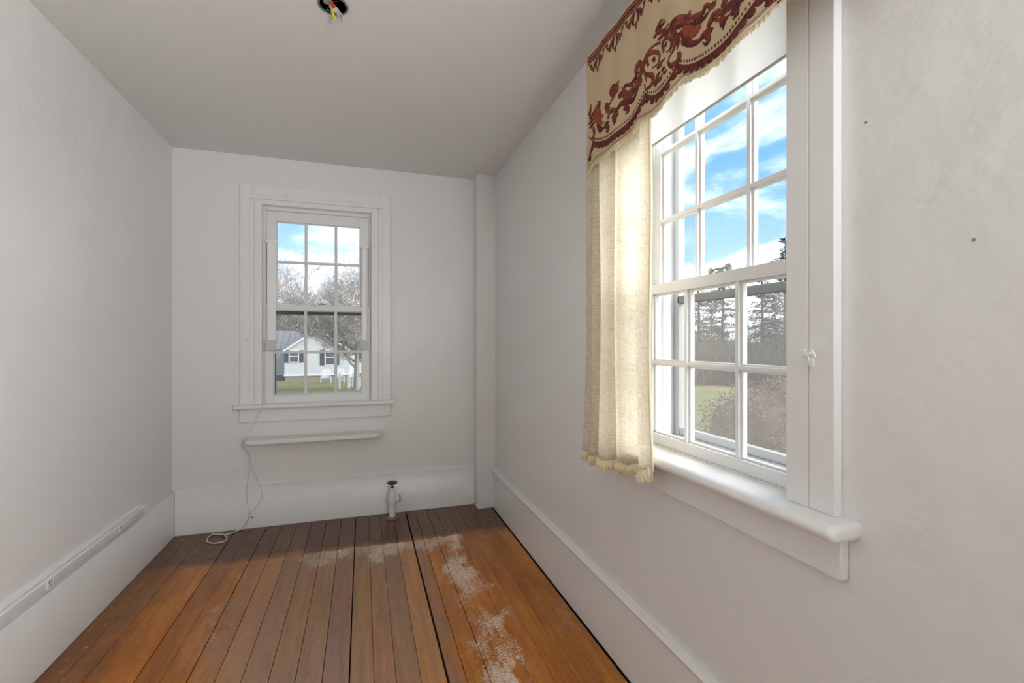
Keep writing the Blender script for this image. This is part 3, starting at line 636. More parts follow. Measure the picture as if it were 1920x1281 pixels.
# scrollwork strokes of the woven velvet pattern: tone, weight, (y, z) points
TRACE = [
    ('d', 6, [(1.129, 2.074), (1.12, 2.083), (1.107, 2.092), (1.09, 2.085)]),
    ('d', 5, [(1.114, 2.075), (1.098, 2.078), (1.084, 2.076)]),
    ('s', 5, [(1.138, 2.063), (1.123, 2.068), (1.101, 2.06), (1.084, 2.056), (1.066, 2.059)]),
    ('s', 5, [(1.12, 2.047), (1.101, 2.047), (1.084, 2.047), (1.061, 2.047)]),
    ('s', 9, [(1.23, 2.015), (1.233, 2.031), (1.219, 2.035), (1.201, 2.023), (1.208, 2.011)]),
    ('s', 10, [(1.301, 1.982), (1.255, 1.971), (1.219, 1.989), (1.191, 2.017), (1.164, 2.036), (1.138, 2.042), (1.107, 2.032)]),
    ('d', 4, [(1.278, 2.0), (1.248, 2.004), (1.226, 2.011), (1.212, 2.009)]),
    ('s', 5, [(1.09, 1.995), (1.098, 2.02), (1.087, 2.029), (1.066, 2.018), (1.055, 2.0), (1.061, 1.986), (1.078, 1.987)]),
    ('d', 7, [(1.084, 2.005), (1.081, 2.011), (1.078, 2.016)]),
    ('s', 5, [(1.164, 1.998), (1.172, 2.026), (1.151, 2.029), (1.126, 2.016), (1.111, 1.997), (1.12, 1.98), (1.145, 1.983)]),
    ('d', 7, [(1.143, 1.999), (1.138, 2.004), (1.134, 2.009)]),
    ('d', 5, [(1.047, 2.025), (1.036, 2.003), (1.041, 1.985), (1.052, 1.97), (1.066, 1.964)]),
    ('d', 4, [(1.029, 2.009), (1.029, 1.984), (1.034, 1.967)]),
    ('s', 4, [(1.061, 2.032), (1.048, 2.007), (1.052, 1.99), (1.061, 1.975)]),
    ('s', 7, [(1.03, 1.959), (1.027, 1.945), (1.038, 1.936), (1.058, 1.94), (1.069, 1.955), (1.061, 1.961)]),
    ('s', 6, [(1.178, 1.982), (1.148, 1.962), (1.144, 1.944), (1.158, 1.937), (1.178, 1.94), (1.184, 1.955)]),
    ('s', 4, [(1.191, 2.005), (1.178, 1.978), (1.174, 1.957)]),
    ('d', 9, [(1.138, 1.93), (1.126, 1.935), (1.12, 1.947), (1.106, 1.95)]),
    ('d', 6, [(1.114, 1.927), (1.104, 1.931), (1.095, 1.937)]),
    ('d', 6, [(1.098, 1.948), (1.09, 1.949), (1.081, 1.944)]),
    ('d', 4, [(1.09, 1.936), (1.078, 1.935), (1.073, 1.938)]),
    ('s', 7, [(1.123, 1.969), (1.107, 1.973), (1.084, 1.974)]),
    ('d', 6, [(1.12, 1.973), (1.111, 1.971), (1.101, 1.963)]),
    ('s', 8, [(1.061, 2.05), (1.044, 2.05), (1.022, 2.043), (1.001, 2.032), (0.986, 2.015)]),
    ('s', 11, [(1.001, 2.02), (0.994, 2.031), (0.987, 2.04)]),
    ('o', 10, [(1.052, 2.039), (1.028, 2.032), (0.995, 2.017)]),
    ('d', 6, [(1.09, 2.043), (1.055, 2.034), (1.022, 2.022), (0.991, 2.009)]),
    ('o', 15, [(1.017, 2.012), (0.986, 1.989), (0.957, 1.976), (0.945, 1.975)]),
    ('o', 9, [(1.001, 1.992), (0.976, 1.975), (0.957, 1.968)]),
    ('d', 6, [(1.022, 2.008), (1.006, 1.977), (0.991, 1.958), (0.966, 1.946), (0.942, 1.943), (0.924, 1.949), (0.906, 1.96), (0.889, 1.964)]),
    ('d', 9, [(1.009, 1.977), (0.991, 1.961), (0.974, 1.951)]),
    ('s', 6, [(1.017, 1.984), (1.011, 1.97), (1.014, 1.966)]),
    ('d', 5, [(0.986, 2.009), (0.966, 1.992), (0.942, 1.987), (0.924, 1.987), (0.913, 1.992)]),
    ('s', 7, [(0.981, 2.019), (0.961, 2.009), (0.938, 2.001), (0.928, 2.006)]),
    ('s', 5, [(0.938, 2.005), (0.933, 2.013), (0.922, 2.008), (0.913, 1.996), (0.919, 1.989), (0.931, 1.992)]),
    ('d', 5, [(0.974, 2.004), (0.969, 2.002), (0.965, 2.002)]),
    ('d', 5, [(0.96, 1.999), (0.956, 1.997), (0.952, 1.996)]),
    ('d', 5, [(0.948, 1.994), (0.944, 1.993), (0.94, 1.993)]),
    ('d', 8, [(0.947, 1.947), (0.928, 1.945), (0.91, 1.942), (0.905, 1.944)]),
    ('d', 7, [(0.933, 1.947), (0.922, 1.932), (0.922, 1.922), (0.931, 1.919), (0.938, 1.928)]),
    ('s', 6, [(0.924, 1.955), (0.913, 1.967), (0.902, 1.974), (0.884, 1.969), (0.876, 1.958)]),
    ('s', 5, [(0.902, 1.968), (0.895, 1.974), (0.882, 1.964), (0.88, 1.952), (0.893, 1.951), (0.902, 1.96)]),
    ('s', 7, [(0.897, 1.96), (0.891, 1.961), (0.887, 1.961)]),
    ('d', 8, [(0.88, 1.949), (0.874, 1.932), (0.874, 1.92)]),
    ('d', 6, [(0.874, 1.939), (0.864, 1.939), (0.853, 1.94)]),
    ('s', 9, [(0.877, 1.971), (0.868, 1.977), (0.858, 1.976)]),
    ('s', 6, [(0.868, 1.962), (0.851, 1.954), (0.847, 1.963)]),
    ('s', 8, [(0.913, 1.996), (0.902, 1.997), (0.893, 2.001)]),
    ('d', 6, [(0.84, 1.943), (0.828, 1.947), (0.82, 1.95)]),
    ('d', 6, [(0.82, 1.923), (0.826, 1.926), (0.828, 1.935), (0.819, 1.937), (0.815, 1.946)]),
    ('s', 7, [(1.363, 2.013), (1.381, 2.035), (1.367, 2.042), (1.346, 2.026), (1.355, 2.013), (1.376, 2.002), (1.394, 1.993)]),
    ('s', 8, [(1.332, 2.011), (1.342, 2.033), (1.324, 2.04)]),
    ('s', 5, [(1.326, 1.994), (1.301, 1.995), (1.308, 2.011)]),
    ('s', 4, [(1.298, 1.993), (1.294, 2.008), (1.27, 2.0), (1.259, 1.986), (1.274, 1.981)]),
    ('d', 4, [(1.259, 1.994), (1.254, 1.994), (1.25, 1.996)]),
    ('d', 4, [(1.246, 1.995), (1.242, 1.997), (1.239, 1.999)]),
    ('d', 4, [(1.236, 1.999), (1.233, 2.001), (1.23, 2.002)]),
    ('s', 6, [(1.326, 1.99), (1.294, 1.987), (1.263, 1.971)]),
    ('d', 7, [(1.334, 1.955), (1.309, 1.961), (1.27, 1.95), (1.248, 1.947), (1.219, 1.965), (1.198, 1.981)]),
    ('s', 7, [(1.204, 1.984), (1.208, 1.971), (1.219, 1.967)]),
    ('d', 6, [(1.294, 1.945), (1.28, 1.926), (1.292, 1.919)]),
    ('d', 5, [(1.301, 1.936), (1.292, 1.94), (1.284, 1.944)]),
    ('s', 5, [(1.398, 1.95), (1.389, 1.968), (1.359, 1.963), (1.334, 1.942), (1.342, 1.937), (1.363, 1.951)]),
    ('d', 8, [(1.363, 1.947), (1.35, 1.924), (1.354, 1.912)]),
    ('d', 5, [(1.35, 1.933), (1.34, 1.934), (1.328, 1.935)]),
    ('s', 7, [(1.389, 1.991), (1.403, 1.984), (1.416, 1.998)]),
    ('s', 8, [(1.463, 2.022), (1.458, 2.031), (1.468, 2.043)]),
    ('s', 8, [(1.412, 1.992), (1.407, 2.002), (1.412, 2.01)]),
    ('o', 13, [(1.503, 2.027), (1.468, 2.004), (1.43, 1.974)]),
    ('o', 11, [(1.483, 1.998), (1.458, 1.969), (1.425, 1.949)]),
    ('s', 5, [(1.543, 2.03), (1.533, 2.045), (1.526, 2.064)]),
    ('s', 5, [(1.539, 2.018), (1.508, 2.023), (1.478, 2.025)]),
    ('s', 4, [(1.543, 2.0), (1.518, 2.003), (1.478, 1.991)]),
    ('d', 4, [(1.539, 1.984), (1.513, 1.987), (1.478, 1.985)]),
    ('s', 6, [(1.513, 1.973), (1.502, 1.945), (1.522, 1.936), (1.543, 1.95)]),
    ('d', 7, [(1.468, 1.958), (1.444, 1.936), (1.421, 1.933)]),
    ('d', 5, [(1.421, 1.938), (1.396, 1.922), (1.401, 1.911), (1.416, 1.92)]),
    ('d', 4, [(1.413, 1.943), (1.401, 1.94), (1.388, 1.938)])]
REP = .452                          # pattern repeat along the cloth
for rep in (0, 1):
    for tone, w, P in TRACE:
        ym = sum(p[0] for p in P)/len(P)
        if rep and not (1.03 < ym < 1.30): continue
        P2 = [(min(p[0]-rep*REP, YV1-.0045), p[1]) for p in P]
        if len(P2) == 2: P2.insert(1, ((P2[0][0]+P2[1][0])/2, (P2[0][1]+P2[1][1])/2))
        if tone == 'o': rb = Rib(); shells.append(rb)
        else: rb = scroll if tone == 's' else dark
        if all(inside(p[0]+1e-4) or p[0] > 1.5 for p in P2): rb.stroke(P2, w*.00125*(1+.5*max(0, ym-1.1)/.4), off=.0022 if tone != 'o' else .0014)
# top border band and its hanging ornament
band = Rib()
ys = [YV0+.01+k*(YV1-.014-YV0-.01)/60 for k in range(61)]
band.stroke([(y, 2.238) for y in ys], .0030, n=1, taper=False); band.stroke([(y, 2.214) for y in ys], .0026, n=1, taper=False)
band.stroke([(y, 2.226) for y in ys], .0068, n=1, taper=False, off=.0010)
for k in range(72): scroll.blob(YV0+.018+k*.013, 2.226, .0042, .0052, .5, 6, .0022)
for k in range(8):
    c = YV0+.035+k*.120
    for s in (1, -1):
        T = lambda L: [(c+s*a, b) for a, b in L]
        clipS(scroll, T([(.004, 2.206), (.020, 2.196), (.034, 2.184), (.046, 2.190), (.056, 2.206)]), .0062)
        clipS(dark, T([(.008, 2.200), (.014, 2.186), (.012, 2.172), (.004, 2.168)]), .0050)
        if inside(c+s*.03): scroll.blob(c+s*.030, 2.178, .006, .009, .4*s); dark.blob(c+s*.047, 2.200, .007, .006, 0)
    if inside(c): scroll.blob(c, 2.162, .006, .012)
# scalloped lower border: garlands hung between cusps, beads above
cusps = [(.60, .755, 1.912, .020), (.755, 1.036, 1.930, .042), (1.036, 1.184, 1.930, .034), (1.184, 1.515, 1.926, .044)]
gar = Rib()
def garland(y):
    for a, b, zc_, d in cusps:
        if a <= y <= b:
            t = (y-a)/(b-a); return zc_ - d*(1-abs(2*t-1)**2.4)
    t = (y-1.515)/.041; return 1.926-.058*t
for a, b, zc_, d in cusps+[(1.515, 1.553, 0, 0)]:
    m_ = max(6, int((b-a)/.008)); yy = [a+(b-a)*(k+.02)/m_ if k == 0 else a+(b-a)*(k-.02 if k == m_ else k)/m_ for k in range(m_+1)]
    yy = [min(max(y, YV0+.006), YV1-.004) for y in yy]
    gar.stroke([(y, garland(y)-.004) for y in yy], .0060, n=1, taper=False)
    nb = max(2, int((b-a)/.0215))
    for k in range(nb):
        y = a+(b-a)*(k+.5)/nb
        if inside(y): gar.blob(y, garland(y)-.013, .0125, .0095, 0, 10, .0024)
    nb = int((b-a)/.0098)
    for k in range(nb):
        y = a+(b-a)*(k+.5)/nb
        if inside(y) and b < 1.52: scroll.blob(y, garland(y)+.011, .0028, .0046, 0, 6, .0018)
for nm, rb, mt in (('velvet_scrollwork', scroll, 'velvet'), ('velvet_leaves', dark, 'velvet_dark'), ('velvet_garland', gar, 'velvet_dark'), ('velvet_top_band', band, 'velvet')):
    vo = rb.build(nm, mt, None, 0, True); vo['kind'] = 'stuff'; adopt(va, vo)
for rb in shells:
    if rb.v: adopt(va, rb.build('velvet_shell', 'velvet_orange', None, 0, True))
ys = [YV0+k*(YV1-YV0)/120 for k in range(121)]
hb = Rib(); hb.stroke([(y, hem(y)+.0075) for y in ys], .0055, n=1, taper=False, off=.0006); adopt(va, hb.build('hem_band', 'hem', None, 0, True))
adopt(va, MB().tube([(vx(y, hem(y))-.0015, y, hem(y)+.0005) for y in ys], .0022, 6).build('piping', 'piping', None, 0, True))
fr = MB()
for k in range(300):
    y = YV0+(YV1-YV0)*(k+.5)/300; z = hem(y); x = vx(y, z)
    dy, dx = rnd.uniform(-.003, .003), rnd.uniform(-.004, .001); l = rnd.uniform(.011, .017)
    fr.tube([(x, y, z), (x+dx*.6, y+dy*.5, z-l*.6), (x+dx, y+dy, z-l)], [.0014, .0019, .0012], 4)
vo = fr.build('fringe', 'fringe', None, 0, True); vo['kind'] = 'stuff'; adopt(va, vo)

# ------------------------------------------------------------------ curtain
cu = empty('curtain', (.815, 1.4, 2.2)); tag(cu, 'cream loosely woven curtain panel hanging below the valance', 'curtain')
KX = [(1.196, .826), (1.205, .806), (1.222, .798), (1.240, .808), (1.258, .823), (1.290, .827), (1.330, .824), (1.352, .816), (1.368, .804), (1.388, .812), (1.402, .827), (1.414, .815), (1.432, .801), (1.455, .794), (1.475, .797), (1.492, .810), (1.507, .824), (1.520, .808), (1.537, .796), (1.553, .804), (1.566, .820), (1.580, .806), (1.600, .800), (1.618, .812), (1.632, .826)]
cp = catmull([(y, x, 0) for y, x in KX], 7)
mb = MB(); nj = 46
def cpos(p, t):     # t 0 top .. 1 bottom
    y = 1.40+(p.x-1.40)*(.86+.14*t+.02*math.sin(t*6)) - .006*math.sin(t*5+p.x*11)
    x = .813+(p.y-.813)*(.72+.50*t)+.0025*math.sin(t*9+p.x*40)
    zb = .772+(1.62-p.x)*.085+.006*math.sin(p.x*60)
    return (x, y, 2.20+(zb-2.20)*t)
for p in cp:
    for j in range(nj+1): mb.v.append(cpos(p, j/nj))
for i in range(len(cp)-1):
    for j in range(nj):
        a = i*(nj+1)+j; mb.f.append((a, a+1, a+nj+2, a+nj+1))
cl_o = mb.build('drape', 'sheer', None, 0, True); so_ = cl_o.modifiers.new('thickness', 'SOLIDIFY'); so_.thickness = .0012; adopt(cu, cl_o)
fr = MB()
for i in range(len(cp)-1):
    for k in range(2):
        p = cp[i].lerp(cp[i+1], k/2); x, y, z = cpos(p, 1)
        a = rnd.uniform(-.006, .006); l = rnd.uniform(.020, .030)
        fr.tube([(x, y, z+.006), (x-.006+a*.4, y+a*.5, z-l*.45), (x-.002+a*.6, y+a, z-l)], [.0026, .0048, .0034], 5)
vo = fr.build('ruffle', 'fringe', None, 0, True); vo['kind'] = 'stuff'; adopt(cu, vo)
hm = MB(); hm.tube([tuple(Vector(cpos(cp[0], j/20))+Vector((-.002, -.002, 0))) for j in range(21)], .0045, 6); adopt(cu, hm.build('side_hem', 'piping', None, 0, True))
adopt(cu, B(.806, .809, 1.188, 1.197, .800, .826).build('tag', 'plastic', None, .0008))
adopt(cu, MB().tube([(.813, 1.19, 2.195), (.813, 1.60, 2.195)], .006, 8).tube([(.813, 1.60, 2.195), (.895, 1.60, 2.195)], .004, 6).tube([(.813, 1.20, 2.195), (.895, 1.20, 2.195)], .004, 6).build('rod', 'plastic'))

# ------------------------------------------------------------------ small fixtures indoors
# shelf below the end window
sh = MB()
pts = [(-.700, 3.374)]
for k in range(9): a = math.pi+math.pi/2*k/8; pts.append((-.655+.045*math.cos(a), 3.268+.045*math.sin(a)))
for k in range(9): a = -math.pi/2+math.pi/2*k/8; pts.append((.060+.058*math.cos(a), 3.281+.058*math.sin(a)))
pts.append((.118, 3.374))
sh.prism(pts, 'z', .556, .585)
tag(sh.build('wall_shelf', 'shelf', None, .008, False, 3), 'narrow white rounded ledge shelf fixed under the end window', 'shelf')
# radiator valve
VXc, VYc = .192, 3.262
rv = empty('radiator_valve', (VXc, VYc, 0)); tag(rv, 'white radiator valve standing on its pipe with dark handwheel', 'valve')
def at(o): adopt(rv, o); return o
at(MB().lathe([(.044, 0), (.045, .004), (.040, .007), (.027, .009), (.023, .012)], (VXc, VYc, 0)).build('floor_flange', 'brass', None, 0, True))
at(MB().lathe([(.0205, 0), (.0205, .076)], (VXc, VYc, .004)).build('pipe', 'pipe', None, 0, True))
at(MB().lathe([(.024, .076), (.0255, .078), (.0255, .092), (.0235, .094), (.026, .100), (.0295, .110), (.0305, .122), (.0305, .140), (.0285, .150), (.0285, .156), (.024, .158), (.024, .164), (.019, .170), (.016, .176), (.0155, .184), (.0145, .186), (.0145, .200), (.011, .203), (.011, .208), (.008, .209)], (VXc, VYc, 0)).build('valve_body', 'pipe', None, 0, True))
at(MB().lathe([(.021, 0), (.021, .034), (.025, .036), (.025, .045), (.012, .046)], (VXc, VYc, .130), 'x').build('outlet_union', 'pipe', None, 0, True))
at(MB().lathe([(.021, .045), (.0225, .046), (.0225, .052), (.019, .053)], (VXc, VYc, .130), 'x').build('union_thread', 'black', None, 0, True))
at(MB().lathe([(.005, .206), (.005, .232)], (VXc, VYc, 0), n=12).lathe([(.012, .206), (.012, .211)], (VXc, VYc, 0), n=6).build('stem', 'black', None, 0, True))
at(MB().lathe([(.006, .230), (.022, .231), (.030, .233), (.0335, .238), (.0335, .242), (.030, .246), (.022, .245), (.010, .243), (.009, .247), (.004, .248)], (VXc, VYc, 0), n=28).build('handwheel', 'black', None, 0, True))
# cable hanging from the sill
def cable_pts():
    A = [(-.602, 3.372, .800), (-.608, 3.330, .801), (-.610, 3.300, .792), (-.613, 3.297, .77), (-.634, 3.303, .717), (-.668, 3.290, .640), (-.703, 3.262, .600), (-.712, 3.250, .57), (-.708, 3.285, .53), (-.690, 3.330, .471)]
    A1 = A+[(-.690, 3.352, .374), (-.706, 3.350, .221), (-.695, 3.350, .130), (-.687, 3.350, .113), (-.690, 3.351, .100)]
    B1 = [(-.708, 3.275, .55), (-.683, 3.335, .48), (-.676, 3.352, .397), (-.641, 3.351, .296), (-.617, 3.350, .204), (-.662, 3.350, .127), (-.687, 3.350, .113)]
    C1 = [(-.687, 3.350, .113), (-.690, 3.350, .090), (-.706, 3.350, .042), (-.735, 3.345, .010), (-.760, 3.325, .0042), (-.800, 3.286, .0042), (-.850, 3.300, .0042), (-.884, 3.318, .0042), (-.896, 3.270, .0042), (-.885, 3.205, .0042), (-.840, 3.165, .0042), (-.790, 3.175, .0042), (-.786, 3.225, .005), (-.815, 3.272, .011), (-.855, 3.312, .008)]
    return A1, B1, C1
cb = MB(); A1, B1, C1 = cable_pts()
cb.tube(catmull(A1, 6), .0016, 6); cb.tube(catmull(B1, 6), .0016, 6); cb.tube(catmull(C1, 8), .0040, 8)
tag(cb.build('cable', 'cable', None, 0, True), 'thin white cable hanging from the sill to a loop on the floor', 'cable')
jk = empty('cable_jack', (-.675, 3.357, .07)); tag(jk, 'small round cable jack low on the end wall baseboard', 'jack')
adopt(jk, MB().lathe([(.012, 0), (.012, -.003), (.009, -.004)], (-.675, 3.357, .075), 'y', 16).build('plate', 'trim', None, 0, True), MB().lathe([(.0055, -.004), (.0055, -.008), (.002, -.009)], (-.675, 3.357, .072), 'y', 6).build('connector', 'galv'))
# nails and hooks round the end window
for k, (x, z) in enumerate(((-.472, 2.156), (-.083, 2.149), (-.690, 1.779), (-.705, 1.212), (.127, 1.761), (.120, 1.198))):
    mb = MB().tube([(x, 3.349, z), (x, 3.336, z-.001), (x+.001, 3.331, z-.004), (x+.002, 3.331, z-.012)], [.0016, .0018, .0018, .0014], 6).lathe([(.004, 0), (.004, -.002), (.002, -.003)], (x, 3.348, z), 'y', 10)
    tag(mb.build('curtain_hook', 'greyplastic', None, 0, True), 'small painted hook nailed into the end window casing', 'hook', 'hooks round the end window')
# hook on the side window casing
hk = empty('holdback_hook', (.893, .727, 1.174)); tag(hk, 'white curtain holdback hook screwed to the near casing of valance window', 'hook')
adopt(hk, MB().lathe([(.0035, 0), (.0035, -.018), (.0085, -.018), (.009, -.021), (.0075, -.023), (.004, -.0235)], (.893, .737, 1.176), 'x', 16).build('screw', 'plastic', None, 0, True))
adopt(hk, MB().tube(catmull([(.890, .737, 1.158), (.886, .737, 1.166), (.880, .734, 1.172), (.872, .724, 1.180), (.866, .712, 1.181), (.866, .707, 1.172), (.872, .711, 1.166)], 5), .0026, 7).box(.8895, .893, .729, .744, 1.150, 1.168).build('arm', 'plastic', None, 0, True))
for k, (x, y, z, ax) in enumerate(((XR, .640, 1.618, 'x'), (XR, 2.88, 2.29, 'x'), (XR, .475, 1.36, 'x'))):
    tag(MB().lathe([(.0022, .004), (.0022, -.002), (.0012, -.0024)], (x, y, z), 'x', 8).build('nail', 'galv'), ('dark nail head beside the near casing of valance window', 'dark nail head high by the boxed corner', 'dark nail head in plain wall right of the holdback hook')[k], 'nail')
# open electrical box in the ceiling
eb = empty('ceiling_electrical_box', (CX, CY, H)); tag(eb, 'open round metal electrical box with loose wires in the ceiling', 'electrical box')
cup = MB(); nn = 28; pr = [(.052, -.003), (.052, .0005), (.0465, .0005), (.0462, .042), (0.0005, .042)]
pr = [(.0515, .0), (.0515, -.0035), (.0455, -.0035), (.0452, .042), (.001, .042), (.001, .044), (.0464, .044), (.0464, .0)]
cup.lathe(pr, (CX, CY, H), n=nn); o = cup.build('box_shell', 'galv'); adopt(eb, o)
Rz = lambda x, y, z, a=math.radians(62): (CX+x*math.cos(a)-y*math.sin(a), CY+x*math.sin(a)+y*math.cos(a), H+z)
st = MB(); st.box(-.050, .050, -.011, .011, -.0075, -.0055); st.v = [Rz(*p) for p in st.v]
adopt(eb, st.build('mounting_strap', 'greyplastic', None, .0006))
st = B(-.006, .020, -.0125, .0125, -.0095, -.0075); st.v = [Rz(*p) for p in st.v]; adopt(eb, st.build('strap_plate', 'plastic', None, .0006))
ho = MB(); ho.lathe([(.011, -.014), (.011, -.006), (.006, -.005)], (CX-.020, CY-.028, H), n=16); adopt(eb, ho.build('threaded_nipple', 'steel'))
sc = MB().tube([Rz(.044, -.004, -.006), Rz(.047, -.006, -.030)], .0018, 6); adopt(eb, sc.build('mounting_screw', 'galv'))
adopt(eb, MB().tube([Rz(.016, .017, -.002), Rz(.040, .017, -.024)], [.0048, .0066], 10).build('yellow_wire_nut', 'yelnut', None, 0, True))
adopt(eb, MB().tube([Rz(-.034, -.010, -.014), Rz(-.012, -.010, -.016)], [.0050, .0068], 10).build('red_wire_nut', 'rednut', None, 0, True))
for pl in (((.0, .036, .03), (.008, .030, .004), (.016, .018, -.002)), ((-.02, .034, .03), (-.004, .032, .006), (.012, .022, .002)), ((.01, -.034, .03), (-.012, -.030, .002), (-.032, -.012, -.012)), ((.028, -.028, .03), (.02, -.032, .012), (-.01, -.026, .004))):
    adopt(eb, MB().tube(catmull([Rz(*p) for p in pl], 5), .0019, 6).build('wire', 'wireblack', None, 0, True))
adopt(eb, MB().tube(catmull([Rz(-.01, .030, .03), Rz(.012, .036, .004), Rz(.024, .030, .002), Rz(.020, .024, .018)], 5), .0019, 6).build('wire', 'plastic', None, 0, True))

# ------------------------------------------------------------------ outdoors
def gz(x, y):
    d = max(0.0, x-1.2, y-3.6); return -.10-.051*d
gr = MB(); NX = 60; xs = [-70+k*150/NX for k in range(NX+1)]; ysg = [-30+k*130/NX for k in range(NX+1)]
for y in ysg:
    for x in xs: gr.v.append((x, y, gz(x, y)-.02))
for j in range(NX):
    for i in range(NX):
        a = j*(NX+1)+i
        cx_, cy_ = (xs[i]+xs[i+1])/2, (ysg[j]+ysg[j+1])/2
        gr.f.append((a, a+1, a+NX+2, a+NX+1))
go = gr.build('lawn', 'grass', None, 0, True); struct(go, 'wide lawn of pale winter grass outside the windows', 'lawn')

# bare trees
def branch_tree(seed, height, trunk_r, levels, spread, dens, rmin=.006):
    r = random.Random(seed); trunk, twigs = MB(), MB()
    def grow(p, d, L, rad, lev):
        nseg = 4 if lev < 2 else 3; pts = [p]; rads = [rad]
        for k in range(nseg):
            d = (d+Vector((r.uniform(-1, 1), r.uniform(-1, 1), r.uniform(-.5, .8)))*(.10 if lev == 0 else .20)).normalized()
            p = p+d*(L/nseg); pts.append(p); rads.append(max(rmin, rad*(1-.45*(k+1)/nseg)))
        (trunk if lev < 2 else twigs).tube(pts, rads, 7 if lev < 1 else (5 if lev < 3 else 3), lev == 0)
        if lev >= levels: return
        nb = dens[lev]
        for k in range(nb):
            t = r.uniform(.35 if lev else .30, 1.0); q = pts[0].lerp(pts[-1], 0); idx = min(nseg-1, int(t*nseg)); q = pts[idx].lerp(pts[idx+1], t*nseg-idx)
            ax = Vector((r.uniform(-1, 1), r.uniform(-1, 1), r.uniform(-.15, .55))).normalized()
            nd = (d*(1-spread)+ax*spread).normalized()
            grow(q, nd, L*r.uniform(.52, .78), max(rmin, rads[idx]*r.uniform(.42, .62)), lev+1)
        grow(pts[-1], (d+Vector((r.uniform(-.3, .3), r.uniform(-.3, .3), .1))).normalized(), L*.66, rads[-1]*.9, lev+1)
    grow(Vector((0, 0, -.3)), Vector((0, 0, 1)), height*.36, trunk_r, 0)
    return trunk, twigs
tv = []
for seed, hgt in ((3, 15.5), (11, 14.0), (23, 16.5)):
    tk, tw = branch_tree(seed, hgt*1.25, .34, 5, .55, [6, 5, 5, 4, 3], .013)
    tv.append((tk.mesh('trunk', 'bark'), tw.mesh('branches', 'twig')))
def put_tree(x, y, v, s, rot, label, group, name='bare_tree'):
    root = empty(name, (x, y, gz(x, y)-.02)); root.rotation_euler = (0, 0, rot); root.scale = (s, s, s)
    for nm, me in zip(('trunk', 'branches'), tv[v]):
        o = bpy.data.objects.new(nm, me); COL.objects.link(o); o.parent = root
    tag(root, label, 'tree', group)
far = [(-27, 64), (-22, 61), (-17.5, 66), (-13.5, 60), (-10, 65), (-6.8, 61), (-3.2, 66), (.3, 60), (3.8, 64), (8, 61), (13, 66), (-30, 58), (-15, 73), (-5, 74), (5, 73)]
for k, (x, y) in enumerate(far):
    put_tree(x, y, k % 3, rnd.uniform(.82, 1.08), rnd.uniform(0, 6.28), 'tall bare grey tree standing behind the white house', 'bare trees behind the white house')
# tree on the lawn, before the house
tk, tw = branch_tree(41, 7.2, .165, 5, .66, [6, 5, 4, 4, 3], .010)
nt_ = empty('bare_tree', (-.32, 24, gz(-.32, 24))); nt_.rotation_euler = (0, 0, 2.1); tag(nt_, 'small bare tree on the lawn beside the white picket fence', 'tree')
tk.build('trunk', 'bark', nt_); tw.build('branches', 'twig', nt_)

# white house across the lawn
hs = empty('white_house', (-3.6, 45, -2.1)); tag(hs, 'white gabled cottage with grey metal roof and dark shutters', 'house')
HB = -2.15
def hp(o, p=None):
    if p is None: adopt(hs, o)
    else: o.parent = p
    return o
hp(MB().prism([(-6.25, -1.68), (-1.05, -1.68), (-1.05, .42), (-3.65, 2.22), (-6.25, .42)], 'y', 43, 47).build('gable_wall', 'siding'))
hp(B(-12.5, 3.2, 45, 51, -1.68, .55).build('wall', 'siding'))
hp(B(-12.5, 3.2, 45.02, 50.9, -2.5, -1.68).box(-6.2, -1.1, 43.03, 46, -2.5, -1.68).build('foundation', 'foundation'))
hp(B(-6.3, -1.0, 42.96, 43.0, -1.72, -1.60).box(-12.55, 3.25, 44.95, 45.0, -1.72, -1.60).build('base_trim', 'housetrim'))
rf = hp(MB().prism([(44.6, .42), (48, 2.05), (51.4, .42), (51.4, .55), (48, 2.19), (44.6, .55)], 'x', -12.9, 3.6).build('roof', 'roof'))
sm = MB()
for k in range(34):
    x = -12.7+k*.49
    sm.prism([(44.6, .55), (48, 2.19), (48, 2.24), (44.6, .60)], 'x', x, x+.035)
sm = sm.build('standing_seams', 'roof', rf); sm.matrix_parent_inverse = Matrix.Identity(4)
for s in (1, -1):
    g = MB().prism([(-3.65, 2.22), (-3.65+s*2.95, .18), (-3.65+s*2.95, .32), (-3.65, 2.38)], 'y', 42.6, 47.6); hp(g.build('gable_roof', 'roof'))
    hp(MB().prism([(-3.65, 2.16), (-3.65+s*2.95, .12), (-3.65+s*2.95, .26), (-3.65, 2.32)], 'y', 42.56, 42.62).build('rake_board', 'housetrim'))
hp(B(-4.05, -3.15, 48.2, 49.1, 1.4, 3.12).box(-4.12, -3.08, 48.13, 49.17, 2.98, 3.08).build('chimney', 'brick'))
def hwin(xa, xb, za_, zb_, yf, shut=True):
    w = hp(MB().box(xa-.08, xa, yf-.05, yf, za_-.08, zb_+.08).box(xb, xb+.08, yf-.05, yf, za_-.08, zb_+.08).box(xa, xb, yf-.05, yf, zb_, zb_+.08).box(xa, xb, yf-.07, yf, za_-.08, za_).box(xa, xb, yf-.04, yf, (za_+zb_)/2-.03, (za_+zb_)/2+.03).build('window_frame', 'housetrim'))
    for q0, q1 in ((za_, (za_+zb_)/2-.03), ((za_+zb_)/2+.03, zb_)):
        g = B(xa, xb, yf-.02, yf, q0, q1).build('pane', 'houseglass', w)
    if shut:
        for s0 in (xa-.08-.36, xb+.08):
            hp(B(s0+.01, s0+.35, yf-.05, yf, za_-.06, zb_+.06).build('shutter', 'shutter'))
hwin(-5.84, -5.20, -.50, .40, 43); hwin(-3.03, -2.36, -.78, .42, 43)
hwin(.10, .75, -.62, .35, 45); hwin(-9.6, -8.9, -.6, .35, 45); hwin(2.2, 2.8, -1.2, -.5, 45, False)

